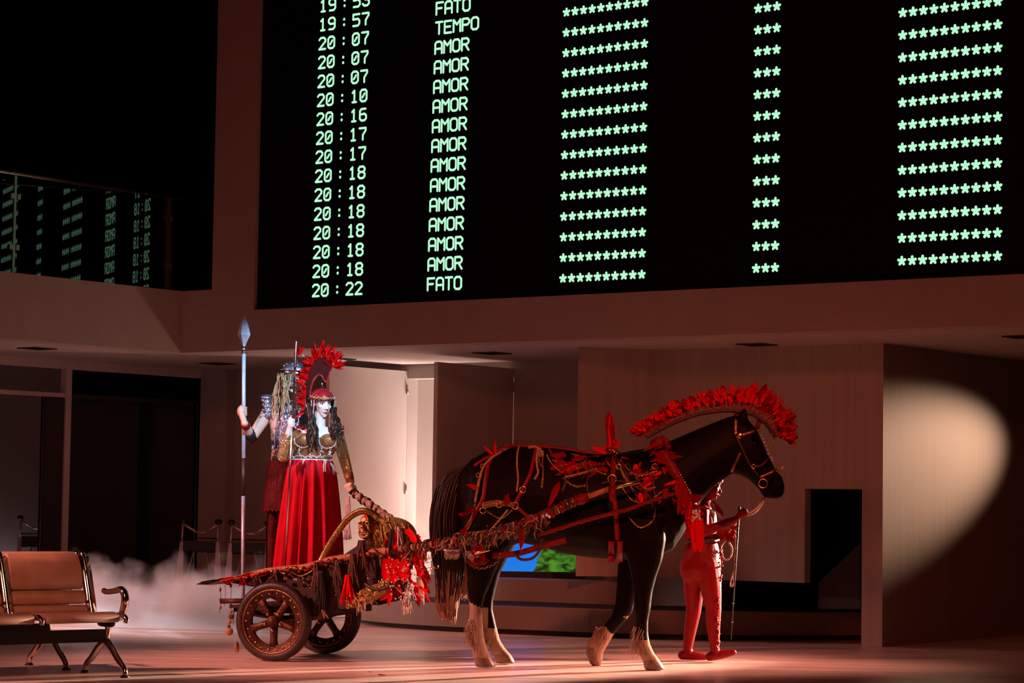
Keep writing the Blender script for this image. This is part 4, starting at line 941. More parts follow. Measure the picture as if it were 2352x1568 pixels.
# ================================================================== people
MT['pale'] = mat('powdered_skin', (0.80, 0.70, 0.66), 0.5, var=0.04, scale=20)
MT['skin'] = mat('skin', (0.66, 0.46, 0.38), 0.5, var=0.06, scale=20)
MT['redsuit'] = mat('red_bodysuit', (0.19, 0.002, 0.003), 0.45, spec=0.16, var=0.08, scale=18, bump=0.1, bscale=60)
MT['redskirt'] = mat('crimson_satin', (0.50, 0.002, 0.018), 0.5, var=0.12, scale=8, spec=0.12)
MT['darkred'] = mat('dark_red_cloth', (0.075, 0.003, 0.004), 0.7, spec=0.15, var=0.35, scale=25, bump=0.4, bscale=70)
MT['helm_red'] = mat('red_lacquer', (0.34, 0.012, 0.022), 0.25, var=0.15, scale=20, coat=0.5)
MT['helm_dark'] = mat('dark_red_lacquer', (0.030, 0.0015, 0.003), 0.25, var=0.2, scale=20, coat=0.3)
MT['steelblue'] = mat('blue_steel', (0.30, 0.36, 0.52), 0.3, 0.85, var=0.25, scale=40, bump=0.3, bscale=90)
MT['hair_dark'] = mat('dark_brown_hair', (0.028, 0.014, 0.010), 0.38, var=0.4, scale=60)
MT['hair_blond'] = mat('blond_hair', (0.40, 0.28, 0.15), 0.5, var=0.4, scale=60)
MT['bodice'] = mat('bronze_bodice', (0.30, 0.13, 0.05), 0.42, 0.35, var=0.3, scale=25, bump=0.2, bscale=60)
MT['sequin'] = mat('gold_sequins', (0.80, 0.50, 0.22), 0.25, 0.9, var=0.5, scale=120, bump=1.0, bscale=220)
MT['sequin_silver'] = mat('silver_sequins', (0.72, 0.75, 0.82), 0.25, 0.8, var=0.5, scale=110, bump=1.0, bscale=200)
MT['lip'] = mat('lips', (0.45, 0.12, 0.11), 0.45, var=0.05)
MT['white'] = mat('white_trim', (0.85, 0.80, 0.78), 0.6, var=0.05)

def head_solid(mb, c, f, r, u, k=1.0):
    q = lambda a, b, d: c + r * (a * k) + f * (b * k) + u * (d * k)
    ax = (r, f, u)
    mb.ball(q(0, -.012, .035), (.077 * k, .098 * k, .088 * k), 18, 12, ax); mb.ball(q(0, .03, -.028), (.060 * k, .066 * k, .086 * k), 16, 10, ax)
    mb.ball(q(0, .050, -.088), (.036 * k, .036 * k, .028 * k), 12, 8, ax); mb.ball(q(0, .068, -.104), .019 * k, 10, 6, ax)
    mb.tube([q(0, .088, .012), q(0, .103, -.018), q(0, .116, -.040), q(0, .098, -.047)], [.008 * k, .010 * k, .0135 * k, .010 * k], 8)
    mb.tube([q(-.045, .072, .018), q(0, .092, .022), q(.045, .072, .018)], [.010 * k, .012 * k, .010 * k], 8)
    for s_ in (-1, 1):
        mb.ball(q(s_ * .040, .062, -.028), (.022 * k, .022 * k, .018 * k), 10, 6, ax); mb.ball(q(s_ * .075, -.01, -.02), (.011 * k, .020 * k, .032 * k), 8, 6, ax)
        mb.ball(q(s_ * .013, .106, -.045), .0085 * k, 8, 5, ax)
    mb.tube([q(-.021, .082, -.071), q(0, .096, -.068), q(.021, .082, -.071)], [.005 * k, .009 * k, .005 * k], 8); mb.tube([q(-.019, .082, -.078), q(0, .094, -.080), q(.019, .082, -.078)], [.005 * k, .009 * k, .005 * k], 8)
    return q
def face_parts(parent, q, f, r, u, brow='hair_dark', lip='lip', k=1.0):
    for s_ in (-1, 1):
        e = MB().ball(q(s_ * .031, .079, .000), (.0155 * k, .010 * k, .009 * k), 10, 6, (r, f, u)).build('eye', 'white', parent)
        MB().ball(q(s_ * .031 + .003, .0885, .000), (.0062 * k, .003 * k, .0068 * k), 8, 5, (r, f, u)).build('iris', 'eye', e)
        MB().tube(curve([q(s_ * .012, .085, .004), q(s_ * .030, .091, .012), q(s_ * .050, .076, .005)], 4), .0036 * k, 6).build('eyelid', 'hair_dark', e)
        MB().tube(curve([q(s_ * .012, .101, .022), q(s_ * .032, .094, .030), q(s_ * .052, .078, .025)], 4), .0045 * k, 6).build('eyebrow', brow, parent)
    MB().tube([q(-.020, .089, -.074), q(-.007, .104, -.071), q(0, .104, -.073), q(.007, .104, -.071), q(.020, .089, -.074)], [.002, .006 * k, .006 * k, .006 * k, .002], 8).build('lips', lip, parent)
def grip(mb, g, axis, out, rod, wrist, k=1.0, thumb_up=True):
    """closed hand around a rod through g: out = direction from rod to the back of the hand"""
    a = V(axis).normalized(); o = V(out); o = (o - a * o.dot(a)).normalized(); t = a.cross(o)
    R = rod + .0085 * k
    at = lambda ang, h, rr=R: g + a * h + o * (math.cos(math.radians(ang)) * rr) + t * (math.sin(math.radians(ang)) * rr)
    mb.ball(g + o * (rod + .020 * k), (.020 * k, .020 * k, .042 * k), 12, 8, (o, t, a)); mb.ball(g + o * (rod + .018 * k) - t * .012 * k, (.018 * k, .026 * k, .040 * k), 12, 8, (o, t, a))
    for j, (h, ln) in enumerate(((.030, 1.0), (.0105, 1.08), (-.0095, 1.02), (-.028, .85))):
        pts = [g + o * (rod + .026 * k) + t * .008 + a * h * k, at(48, h * k, R + .007), at(100, h * k, R), at(100 + 62 * ln, h * k, R), at(100 + 105 * ln, h * k, R)]
        mb.limb(pts, [.0098 * k, .0095 * k, .0090 * k, .0083 * k, .0070 * k], 8)
    sg = 1 if thumb_up else -1
    pts = [g + o * (rod + .016 * k) - t * .026 * k + a * .012 * k * sg, at(-62, .034 * k * sg, R + .008), at(-105, .046 * k * sg, R + .004), at(-140, .056 * k * sg, R + .002)]
    mb.limb(pts, [.0135 * k, .0115 * k, .0100 * k, .0085 * k], 8)
    w = V(wrist); pc = g + o * (rod + .020 * k)
    mb.limb([pc + (w - pc) * .15, w], [.026 * k, .024 * k], 10)
def ell(c, a, b, seg=18): return [c + a * math.cos(2 * math.pi * j / seg) + b * math.sin(2 * math.pi * j / seg) for j in range(seg)]
def ringrow(rows, Y, lat, dep, seg=18):
    """rows (pxL, pxR, py, depth half width, depth offset)"""
    out = []
    for (a, b, y, d, o) in rows:
        l, r_ = P(a, y, Y + o), P(b, y, Y + o); c = (l + r_) / 2; hw = (r_ - l).length / 2
        out.append(ell(c, lat * hw, dep * d, seg))
    return out

# ------------------------------------------------------------------ rider with red helmet and long crimson skirt
YW = 21.10
w1 = thing('person', 'person in red plumed helmet, bronze bodice and crimson skirt holding a thin spear', 'person', V((P(720, 1300, YW).x, YW, PZ)))
X_, Y_ = V((1, 0, 0)), V((0, 1, 0))
wb = MB(); p = lambda x, y, o=0: P(x, y, YW + o)
f1 = V((.50, -.86, -.10)).normalized(); r1 = f1.cross(EZ).normalized(); u1 = r1.cross(f1)
hc1 = p(739, 925, 0)
q1 = head_solid(wb, hc1, f1, r1, u1, 1.02)
wb.limb([p(735, 950), p(733, 985)], [.050, .055]);
wb.loft(ringrow([(712, 756, 980, .06, 0), (692, 772, 990, .085, 0), (682, 776, 1003, .105, 0), (680, 772, 1020, .115, 0), (680, 768, 1038, .105, 0), (674, 760, 1056, .10, 0), (668, 762, 1075, .095, 0), (672, 760, 1095, .09, 0)], YW, X_, Y_))
sR, eR, wR = p(690, 996, .02), p(648, 1050, -.10), p(664, 988, -.21)          # her right arm (holds the spear)
sL, eL, wL = p(774, 998, .0), p(792, 1058, -.02), p(806, 1112, -.12)
wb.limb([sR, sR.lerp(eR, .5), eR], [.052, .045, .038]); wb.limb([eR, eR.lerp(wR, .35), wR], [.038, .040, .026])
wb.limb([sL, sL.lerp(eL, .5), eL], [.050, .044, .036]); wb.limb([eL, eL.lerp(wL, .35), wL], [.036, .038, .024])
spA, spB = p(681, 777, -.20), p(655, 1300, -.22)
gR = spA.lerp(spB, (972 - 777) / (1300 - 777.)); grip(wb, gR, spA - spB, V((-.25, -1, 0)), .009, wR, .98)
gL = bl[-4]; grip(wb, gL, (bl[-6] - bl[-1]), V((-.3, -.6, .8)), .026, wL, 1.0)
for sx in (-1, 1):
    h = p(714 + sx * 22, 1105); k_ = p(714 + sx * 24, 1210, .0); a_ = V((k_.x, YW + .02, PZ + .09)); wb.limb([h, k_, a_], [.070, .055, .042]); wb.limb([a_, a_ + V((.05, -.13, -.06))], [.042, .03])
b1 = org_build(wb, 'body', ['pale'], w1, .0058, 2)
face_parts(w1, q1, f1, r1, u1)
mkp = MB()
for i in range(12): mkp.ball(q1(-.045 + .09 * i / 11, .088 - .018 * abs(i - 5.5) / 5.5, .046 + .005 * math.sin(i * 2)), .005, 6, 4)
mkp.build('brow_jewels', 'silver', w1, kind='stuff')
# bodice
bo = MB(); bo.loft(ringrow([(686, 770, 1005, .112, 0), (678, 776, 1016, .125, 0), (678, 774, 1030, .122, 0), (674, 765, 1044, .114, 0), (670, 762, 1058, .110, 0)], YW, X_, Y_))
cupc = [p(697, 1010, -.10), p(753, 1012, -.095)]
for c in cupc: bo.ball(c, (.075, .055, .062), 14, 9)
bod = org_build(bo, 'bodice', ['bodice'], w1, .007, 2)
for c in cupc:
    pe = MB()
    for i in range(17): a = math.radians(170 + 200 * i / 16); pe.ball(c + V((math.cos(a) * .076, -.030 - .012 * (1 - abs(math.cos(a))), math.sin(a) * .066)), .0078, 6, 4)
    for i in range(9): a = math.radians(150 - 120 * i / 8); pe.ball(c + V((math.cos(a) * .060, -.030, math.sin(a) * .045)), .006, 6, 4)
    pe.build('pearl_edging', 'bead', bod, kind='stuff')
jw = MB(); fr = random.Random(13)
for (x0, w_) in ((688, 10), (714, 8), (738, 8), (757, 8)):
    for i in range(18): yy = fr.uniform(1026, 1050); jw.ball(p(x0 + fr.uniform(-w_, w_) * (yy - 1018) / 30 * .6, yy, -.132 + abs(x0 - 720) * .0005), fr.uniform(.005, .009), 6, 4)
for i in range(44): x = 672 + i * 2.05; jw.ball(p(x, 1049 + 2 * math.sin(i) + abs(x - 715) * -.02, -.125 + ((x - 716) / 46.) ** 2 * .10), .0075, 6, 4)
jw.build('bodice_jewels', 'bead', bod, kind='stuff')
belt = ringrow([(667, 764, 1054, .118, 0), (667, 764, 1059, .120, 0)], YW, X_, Y_); MB().loft(belt).build('belt', 'white', w1)
for (x, y, x1, y1) in ((750, 1056, 746, 1083), (746, 1056, 742, 1084), (700, 1056, 694, 1066)): MB().tube(curve([p(x, y, -.13), p((x + x1) / 2 - 1, (y + y1) / 2, -.145), p(x1 - 2 + 4, y1, -.15)], 5), .005, 6).build('cord', 'white', w1)
tassel_w = MB()
for i in range(14): tassel_w.tube(curve([p(758, 1062, -.05), p(764 + fr.uniform(-2, 4), 1072, -.06), p(768 + fr.uniform(-4, 10), 1086 + fr.uniform(-4, 4), -.06)], 4), .004, 5)
tassel_w.build('white_tassel', 'white', w1)
# sleeves
for (a, b, c, ra, rb, rc, m) in ((sL + V((0, 0, .012)), eL, wL.lerp(eL, .06), .058, .047, .034, 'sequin'), (eR.lerp(wR, .0), eR.lerp(wR, .4), wR.lerp(eR, .12), .046, .047, .036, 'goldmesh')):
    pts = curve([a, b, c], 8); n_ = len(pts); MB().tube(pts, [lerp(ra, rb, min(1, 2 * i / n_)) if i < n_ / 2 else lerp(rb, rc, 2 * i / n_ - 1) for i in range(n_)], 14).build('sleeve', m, w1)
MB().tube(curve([sR, sR.lerp(eR, .5), eR], 6), [.060] * 6 + [.055] * 7, 12).build('sleeve', 'sequin', w1)
MB().tube([wL.lerp(eL, .42), wL.lerp(eL, .10)], [.044, .036], 12).build('bracer', 'bodice', w1)
bj = MB()
for i in range(40): u = fr.random(); a = fr.uniform(-2.6, .2); c = eR.lerp(wR, .08 + .75 * u); bj.ball(c + V((math.cos(a) * .043, math.sin(a) * .043, 0)), fr.uniform(.005, .009), 6, 4)
bj.build('sleeve_jewels', 'bead', w1, kind='stuff')
mb = MB()
for (c, n_) in ((sR + V((-.01, -.02, .04)), 26), (sL + V((.01, -.02, .04)), 26)):
    for i in range(n_): mb.ball(c + V((fr.uniform(-.06, .06), fr.uniform(-.05, .02), fr.uniform(-.05, .035))), fr.uniform(.008, .014), 6, 4)
mb.build('shoulder_beads', 'leather', w1, kind='stuff')
# pleated skirt
sk = []
SEG = 120
for k in range(15):
    u = k / 14; y = lerp(1056, 1330, u); L_, R_ = lerp(666, 630, u ** .8), lerp(762, 786, u ** .45)
    c = (p(L_, y) + p(R_, y)) / 2; hw = (p(R_, y) - p(L_, y)).length / 2; z = c.z; ring = []
    if k == 14: c = V((c.x, c.y, PZ + .05))
    for j in range(SEG):
        a = 2 * math.pi * j / SEG; pl = (math.sin(a * 17 + .6 * math.sin(3 * a)) + .4 * math.sin(a * 31 + 1)) * (.006 + .016 * min(1, u * 1.6)); 
        ring.append(c + X_ * ((hw + pl) * math.cos(a)) + Y_ * ((lerp(.122, .21, u ** .45) + pl) * math.sin(a)))
    sk.append(ring)
MB().loft(sk, caps=False).build('skirt', 'redskirt', w1)
fl_ = MB()
for i in range(7): a = p(690 + fr.uniform(-8, 8), 1062 + fr.uniform(-3, 12), -.14); feather(w1, a, V((fr.uniform(-.8, .5), -.2, -1)), fr.uniform(.06, .10), .03, 'feather_dark')
# hair in long curls
hm = MB()
for (bx, by, ex, ey, n_) in ((711, 925, 722, 1036, 30), (766, 936, 774, 1020, 24)):
    for i in range(n_):
        o = fr.uniform(-.09, .03); ph = fr.uniform(0, 6.28); am = fr.uniform(2, 5); ln = fr.uniform(.75, 1.05); dx = fr.uniform(-12, 12); pts = []
        for k in range(11):
            u = k / 10; pts.append(p(lerp(bx, ex, u) + dx * (.25 + u * .9) * (1 if u > .3 else .6) + am * math.sin(ph + u * 13), lerp(by, by + (ey - by) * ln, u), o + .07 * (1 - min(1, u * 2.2)) - .09 * min(1, u * 1.5) + .012 * math.cos(ph + u * 13)))
        hm.tube(curve(pts, 3), [.009] * 24 + [.008, .007, .006, .005, .004, .003, .002], 5)
hm.build('hair', 'hair_dark', w1)
# helmet with crest holder and plume
hl = MB(); hrings = []
for k in range(9):
    a = math.radians(90 * k / 8 * .98); rr = math.cos(a); hrings.append(ell(hc1 + u1 * (.040 + .088 * math.sin(a)) - f1 * .006, r1 * (.100 * rr), f1 * (.118 * rr), 24))
hl.loft(hrings); hel = hl.build('helmet', 'helm_red', w1)
MB().loft([ell(hc1 + u1 * h_ - f1 * .004, r1 * a_, f1 * b_, 28) for h_, a_, b_ in ((.030, .103, .122), (.055, .106, .126), (.062, .100, .119), (.038, .098, .116), (.030, .103, .122))], caps=False).build('rim', 'bronze', hel)
rb_ = MB()
for i in range(40): a = 2 * math.pi * i / 40; rb_.ball(hc1 + u1 * (.047 + .01 * (i % 2)) + r1 * (.108 * math.cos(a)) + f1 * (.126 * math.sin(a)), .006, 6, 4)
rb_.build('rim_beads', 'bead', hel, kind='stuff')
for s_ in (-1, 1):
    MB().prism([q1(s_ * .092, .045, .03), q1(s_ * .092, -.02, .03), q1(s_ * .085, -.01, -.085), q1(s_ * .085, .022, -.080)], r1 * (.006 * s_)).build('cheek_guard', 'helm_dark', hel, False)
    for dx_ in (.05, .0):
        mb = MB()
        for i in range(13): mb.ball(q1(s_ * .098, dx_, .02 - i * .0115), .0062, 6, 4)
        mb.build('bead_string', 'bead', hel, kind='stuff')
out = [(708, 915), (706, 890), (709, 862), (718, 838), (732, 824), (748, 822), (760, 830), (764, 842)]; inn = [(750, 879), (745, 874), (738, 862), (728, 862), (719, 875), (713, 895), (712, 912)]
pts = [p(x, y, -.03) for x, y in out + inn]
MB().prism(pts, Y_ * .07).build('crest_holder', 'helm_dark', hel, False)
MB().tube([p(763, 842, -.035), p(749, 879, -.035)], .008, 6).build('crest_edge', 'helm_red', hel)
MB().tube(curve([p(x, y, -.03) for x, y in inn], 4), .006, 6).build('crest_piping', 'helm_red', hel)
MB().tube([p(741, 889, 0), p(739, 876, 0)], [.008, .004], 6).build('finial', 'silver', hel)
oc = curve([p(x, y, .0) for x, y in [(700, 950), (701, 925)] + out[1:] + [(766, 842)]], 6); no = len(oc)
for i in range(150):
    u = fr.random() ** .8; k = min(no - 2, int(u * no)); d = (oc[k + 1] - oc[k]).normalized(); nn = V((-d.z, 0, d.x)); back = u < .5
    d2 = nn + d * fr.uniform(-.8, .9) + V((0, fr.uniform(-.8, .5), 0)); L = fr.uniform(.05, .12) if back else fr.uniform(.05, .165)
    feather(hel, oc[k] + V((0, fr.uniform(-.03, .03), 0)), d2, L, fr.uniform(.018, .032), 'feather' if fr.random() < .8 else ('feather_white' if fr.random() < .3 and not back else 'feather_dark'), 'leaf', (fr.uniform(-.6, .6), -1, fr.uniform(-.5, .5)))

# her thin spear
s1 = thing('spear', 'thin steel spear held by the person in the crimson skirt', 'spear', spB)
MB().tube([spB, spA.lerp(spB, .17)], .0085, 8).build('shaft', 'silver', s1); MB().tube([spA.lerp(spB, .17), spA.lerp(spB, .12), spA.lerp(spB, .02), spA], [.009, .012, .010, .002], 8).build('point', 'silver', s1)
MB().torus(spA.lerp(spB, .125), .012, .005, spA - spB, 10, 6).build('ferrule', 'bronze', s1)

# ------------------------------------------------------------------ second rider with silver-blue armour
YV = 21.45
w2 = thing('person', 'person in blue-steel helmet and scale armour gripping a tall broad-headed spear', 'person', V((P(640, 1300, YV).x, YV, PZ)))
vb = MB(); v = lambda x, y, o=0: P(x, y, YV + o)
f2 = V((.93, -.36, -.05)).normalized(); r2 = f2.cross(EZ).normalized(); u2 = r2.cross(f2); hc2 = v(678, 864)
q2 = head_solid(vb, hc2, f2, r2, u2, 1.04); vb.limb([v(672, 888), v(664, 925)], [.055, .06])
vb.loft(ringrow([(640, 694, 920, .07, 0), (618, 706, 932, .10, 0), (616, 712, 955, .13, 0), (620, 708, 985, .135, 0), (624, 704, 1020, .125, 0), (622, 704, 1055, .125, 0), (616, 706, 1090, .14, 0), (618, 704, 1120, .14, 0)], YV, X_, Y_))
bsA, bsB = P(560.5, 723, 21.30), P(558, 1392, 21.30)
gB = bsA.lerp(bsB, (946 - 723) / 669.)
sR2, eR2, wR2 = v(622, 938, 0), v(577, 1006, -.05), v(562, 972, -.26)
vb.limb([sR2, sR2.lerp(eR2, .5), eR2], [.060, .053, .046]); vb.limb([eR2, eR2.lerp(wR2, .35), wR2], [.046, .045, .032])
grip(vb, gB, bsA - bsB, V((-.55, -.85, 0)), .016, wR2, 1.12)
sL2, eL2, wL2 = v(704, 942, .05), v(712, 1010, .1), v(716, 1060, .02); vb.limb([sL2, eL2, wL2], [.058, .045, .032]); vb.ball(wL2 + V((0, 0, -.05)), (.025, .035, .05))
for sx in (-1, 1):
    h = v(662 + sx * 20, 1120); k_ = v(640 + sx * 14 + (10 if sx > 0 else 0), 1220, .0); a_ = V((k_.x, YV + sx * .02, PZ + .09)); vb.limb([h, k_, a_], [.09, .062, .05]); vb.limb([a_, a_ + V((.10, -.08, -.06))], [.045, .032])
zsk = v(640, 1062).z
def v_pick(c): return 1 if c.z < zsk else 0
b2 = org_build(vb, 'body', ['skin', 'darkred'], w2, .0062, 2, v_pick); face_parts(w2, q2, f2, r2, u2, k=1.04)
hl = MB(); hrings = []
for k in range(9): a = math.radians(90 * k / 8 * .98); rr = math.cos(a); hrings.append(ell(hc2 + u2 * (.025 + .105 * math.sin(a)) - f2 * .012, r2 * (.104 * rr), f2 * (.122 * rr), 24))
hel2 = MB().loft(hrings).build('helmet', 'steelblue', w2)
MB().loft([ell(hc2 + u2 * h_ - f2 * .012, r2 * a_, f2 * b_, 28) for h_, a_, b_ in ((.018, .107, .126), (.048, .110, .129), (.050, .100, .119), (.018, .100, .119))], caps=False).build('rim', 'silver', hel2)
ng = MB(); ng.prism([q2(-.085, -.07, .04), q2(-.085, -.075, -.10), q2(-.06, -.085, -.12), q2(.06, -.085, -.12), q2(.085, -.075, -.10), q2(.085, -.07, .04)], f2 * -.012); ng.build('neck_guard', 'helm_dark', hel2, False)
for s_ in (-1, 1): MB().prism([q2(s_ * .094, .05, .03), q2(s_ * .094, -.03, .03), q2(s_ * .088, -.01, -.10), q2(s_ * .086, .03, -.09)], r2 * (.007 * s_)).build('cheek_guard', 'sequin_silver', hel2, False)
MB().tube([hc2 + u2 * .12, hc2 + u2 * .20], [.02, .012], 8).build('plume_holder', 'silver', hel2)
for i in range(16): feather(hel2, hc2 + u2 * .19, V((fr.uniform(-.3, .9), fr.uniform(-.5, .5), fr.uniform(.3, 1))), fr.uniform(.06, .11), .03, 'feather', 'leaf')
mb = MB()
for i in range(50): a = fr.uniform(0, 6.28); e = fr.uniform(.1, .9); mb.ball(hc2 + u2 * (.025 + .107 * math.sin(e)) - f2 * .012 + r2 * (.106 * math.cos(e) * math.cos(a)) + f2 * (.124 * math.cos(e) * math.sin(a)), .005, 5, 4)
mb.build('helmet_studs', 'bead', hel2, kind='stuff')
hm = MB()
for i in range(110):
    by0 = fr.uniform(856, 882); bx = fr.uniform(640, 666); o = fr.uniform(-.12, .06); ph = fr.uniform(0, 6.28); am = fr.uniform(1.5, 6); ln = fr.uniform(.45, 1.0); pts = []
    for k in range(8): u = k / 7; pts.append(v(lerp(bx, 626 + (bx - 642) * 1.6, u ** .8) + am * math.sin(ph + u * 7), lerp(by0, 972, u * ln), o - .05 * u))
    hm.tube(curve(pts, 3), [.0055] * 18 + [.0045, .0035, .0025, .0015], 5)
hm.build('hair', 'hair_blond', w2)
# armour: breastplate, scale rows, pauldron
MB().loft(ringrow([(644, 700, 922, .085, 0), (628, 706, 934, .118, 0), (622, 714, 958, .145, 0), (624, 710, 990, .150, 0), (626, 706, 1025, .142, 0), (622, 706, 1062, .142, 0)], YV, X_, Y_)).build('breastplate', 'steelblue', w2)
for row in range(8):
    for j in range(10):
        y = 945 + row * 14; x = 626 + j * 8.4 + (row % 2) * 4; c = v(x, y, -.145 + ((x - 666) / 44.) ** 2 * .12)
        MB().ball(c, (.018, .008, .030), 6, 4).build('scale', ('steelblue', 'sequin_silver', 'darkred')[(row + j) % 3 if x < 655 else (0 if (row + j) % 3 else 1)], w2)
MB().ball(v(690, 925, -.10), (.05, .05, .10), 12, 8).build('gorget', 'sequin_silver', w2)
pd = MB()
for k in range(5): pd.ball(v(613 + k * 1.5, 914 + k * 10, -.02), (.064 - .003 * k, .085, .036), 14, 7)
org_build(pd, 'pauldron', ['steelblue'], w2, .007, 1)
mb = MB()
for i in range(34): mb.ball(v(fr.uniform(600, 626), fr.uniform(918, 956), -.095), fr.uniform(.005, .009), 6, 4)
for i in range(40): mb.ball(v(fr.uniform(624, 690), fr.uniform(945, 1050), -.165 + .03), fr.uniform(.005, .009), 6, 4)
mb.build('armour_studs', 'bead', w2, kind='stuff')
MB().tube([eR2.lerp(wR2, -.05), eR2.lerp(wR2, .45)], [.054, .050], 12).build('elbow_bracer', 'feather_black', w2); MB().tube([eR2.lerp(wR2, .80), eR2.lerp(wR2, 1.0)], [.042, .040], 12).build('wrist_band', 'leather', w2)
sk = []
for k in range(10):
    u = k / 9; y = lerp(1058, 1172, u); L_, R_ = lerp(618, 603, u), lerp(702, 716, u); c = (v(L_, y) + v(R_, y)) / 2; hw = (v(R_, y) - v(L_, y)).length / 2
    sk.append([c + X_ * ((hw + .008 * math.sin(24 * a) * u + (.008 if k % 3 == 2 else 0)) * math.cos(a)) + Y_ * ((lerp(.145, .20, u) + .008 * math.sin(24 * a) * u) * math.sin(a)) for a in (2 * math.pi * j / 72 for j in range(72))])
tun = MB().loft(sk, caps=False).build('tunic', 'darkred', w2); mb = MB()
for i in range(30): a = 2 * math.pi * i / 30; mb.ball(sk[-1][int(i * 72 / 30)], .012, 6, 4)
mb.build('hem_beads', 'leather', tun, kind='stuff')
s2 = thing('spear', 'tall spear with a broad faceted blade, coloured blue as under the cool spot light, planted on the chariot rear', 'spear', bsB)
MT['spear_blue_lit'] = mat('spear_spotlit_blue', (0.48, 0.64, 0.86), 0.4, 0.2, var=0.15, scale=30)  # blue of the follow spot's light is put into the base colour
ax = (bsA - bsB).normalized(); LB = (bsA - bsB).length; at = lambda y: bsA.lerp(bsB, (y - 723) / 669.)
MB().tube([at(1053), at(795)], .0170, 12).build('shaft', 'spear_blue_lit', s2); MB().tube([at(1140), at(1053)], .0162, 12).build('grip', 'leather_dark', s2); MB().tube([at(1392), at(1140)], .0170, 12).build('shaft', 'spear_blue_lit', s2)
rr = [ell(at(y), (X_ * math.cos(.3) - Y_ * math.sin(.3)) * a_, (X_ * math.sin(.3) + Y_ * math.cos(.3)) * a_, 4) for y, a_ in ((797, .014), (790, .020), (769, .062), (745, .040), (723, .002))]
hd = MB().loft(rr).build('spearhead', 'spear_blue_lit', s2, False)
MB().tube([at(812), at(795)], [.022, .018], 12).build('socket', 'silver', s2)
_lx, _ly = (bsB - C0).dot(CX_), (bsB - C0).dot(CY_)
MB().obox(CL((_lx - .44) / 2, _ly, bsB.z - .02), CX_ * (abs(_lx + .44) / 2 + .03), CY_ * .035, EZ * .018).build('spear_rest', 'rust', cha, False)

# ------------------------------------------------------------------ handler in red
YP = 21.45
w3 = thing('person', 'person in tight all-red bodysuit leading the horse by a rope', 'person', V((P(1615, 1518, YP).x, YP, 0)))
rbm = MB(); g = lambda x, y, o=0: P(x, y, YP + o)
f3 = V((.985, .12, -.12)).normalized(); r3 = f3.cross(EZ).normalized(); u3 = r3.cross(f3); hc3 = g(1628, 1115)
q3 = head_solid(rbm, hc3, f3, r3, u3, 1.0); rbm.limb([g(1622, 1135), g(1614, 1160)], [.052, .058])
rbm.loft(ringrow([(1600, 1632, 1152, .10, 0), (1586, 1640, 1165, .17, 0), (1580, 1646, 1185, .175, 0), (1582, 1648, 1210, .155, 0), (1583, 1646, 1238, .135, 0), (1572, 1652, 1262, .15, 0), (1562, 1656, 1290, .165, 0), (1560, 1656, 1308, .165, 0), (1566, 1654, 1328, .14, 0), (1580, 1645, 1342, .06, 0)], YP, X_, Y_))
kn = [g(1593, 1402, .07), g(1639, 1400, -.07)]; an = [V((g(1580, 1492, 0).x, YP + .07, .10)), V((g(1640, 1484).x, YP - .07, .115))]
rbm.limb([g(1596, 1302, .06), g(1594, 1345, .07), kn[0], g(1588, 1430, .07), an[0]], [.118, .096, .068, .062, .042]); rbm.limb([g(1624, 1302, -.06), g(1632, 1345, -.07), kn[1], g(1638, 1430, -.07), an[1]], [.118, .098, .070, .064, .042])
rbm.limb([an[0] + V((-.045, 0, -.055)), an[0] + V((.06, 0, -.055)), an[0] + V((.155, 0, -.068))], [.040, .042, .028]); rbm.limb([an[0], an[0] + V((.02, 0, -.05))], [.042, .042])
h2 = V((an[1].x - .045, an[1].y, .045)); t2 = V((an[1].x + .165, an[1].y, .085)); rbm.limb([h2, h2.lerp(t2, .5), t2], [.040, .042, .028]); rbm.limb([an[1], h2.lerp(t2, .25)], [.042, .042])
sA, eA, wA = g(1614, 1172, -.17), g(1616, 1222, -.20), g(1692, 1190, -.22)
rbm.limb([sA, sA.lerp(eA, .5), eA], [.055, .050, .042]); rbm.limb([eA, eA.lerp(wA, .3), wA], [.043, .044, .027])
sB, eB, wB = g(1618, 1172, .16), g(1628, 1228, .12), g(1668, 1228, -.02)
rbm.limb([sB, sB.lerp(eB, .5), eB], [.055, .050, .042]); rbm.limb([eB, eB.lerp(wB, .3), wB], [.042, .042, .027])
ropeh = g(1708, 1180, -.22); grip(rbm, ropeh, V((1, 0, .35)), V((-.2, -.5, .9)), .012, wA, .98)
coilg = g(1682, 1226, -.05); grip(rbm, coilg, V((.5, .1, .8)), V((-.8, -.5, .1)), .012, wB, .98)
b3 = org_build(rbm, 'body', ['redsuit'], w3, .0062, 7); face_parts(w3, q3, f3, r3, u3, 'redsuit', 'leather')
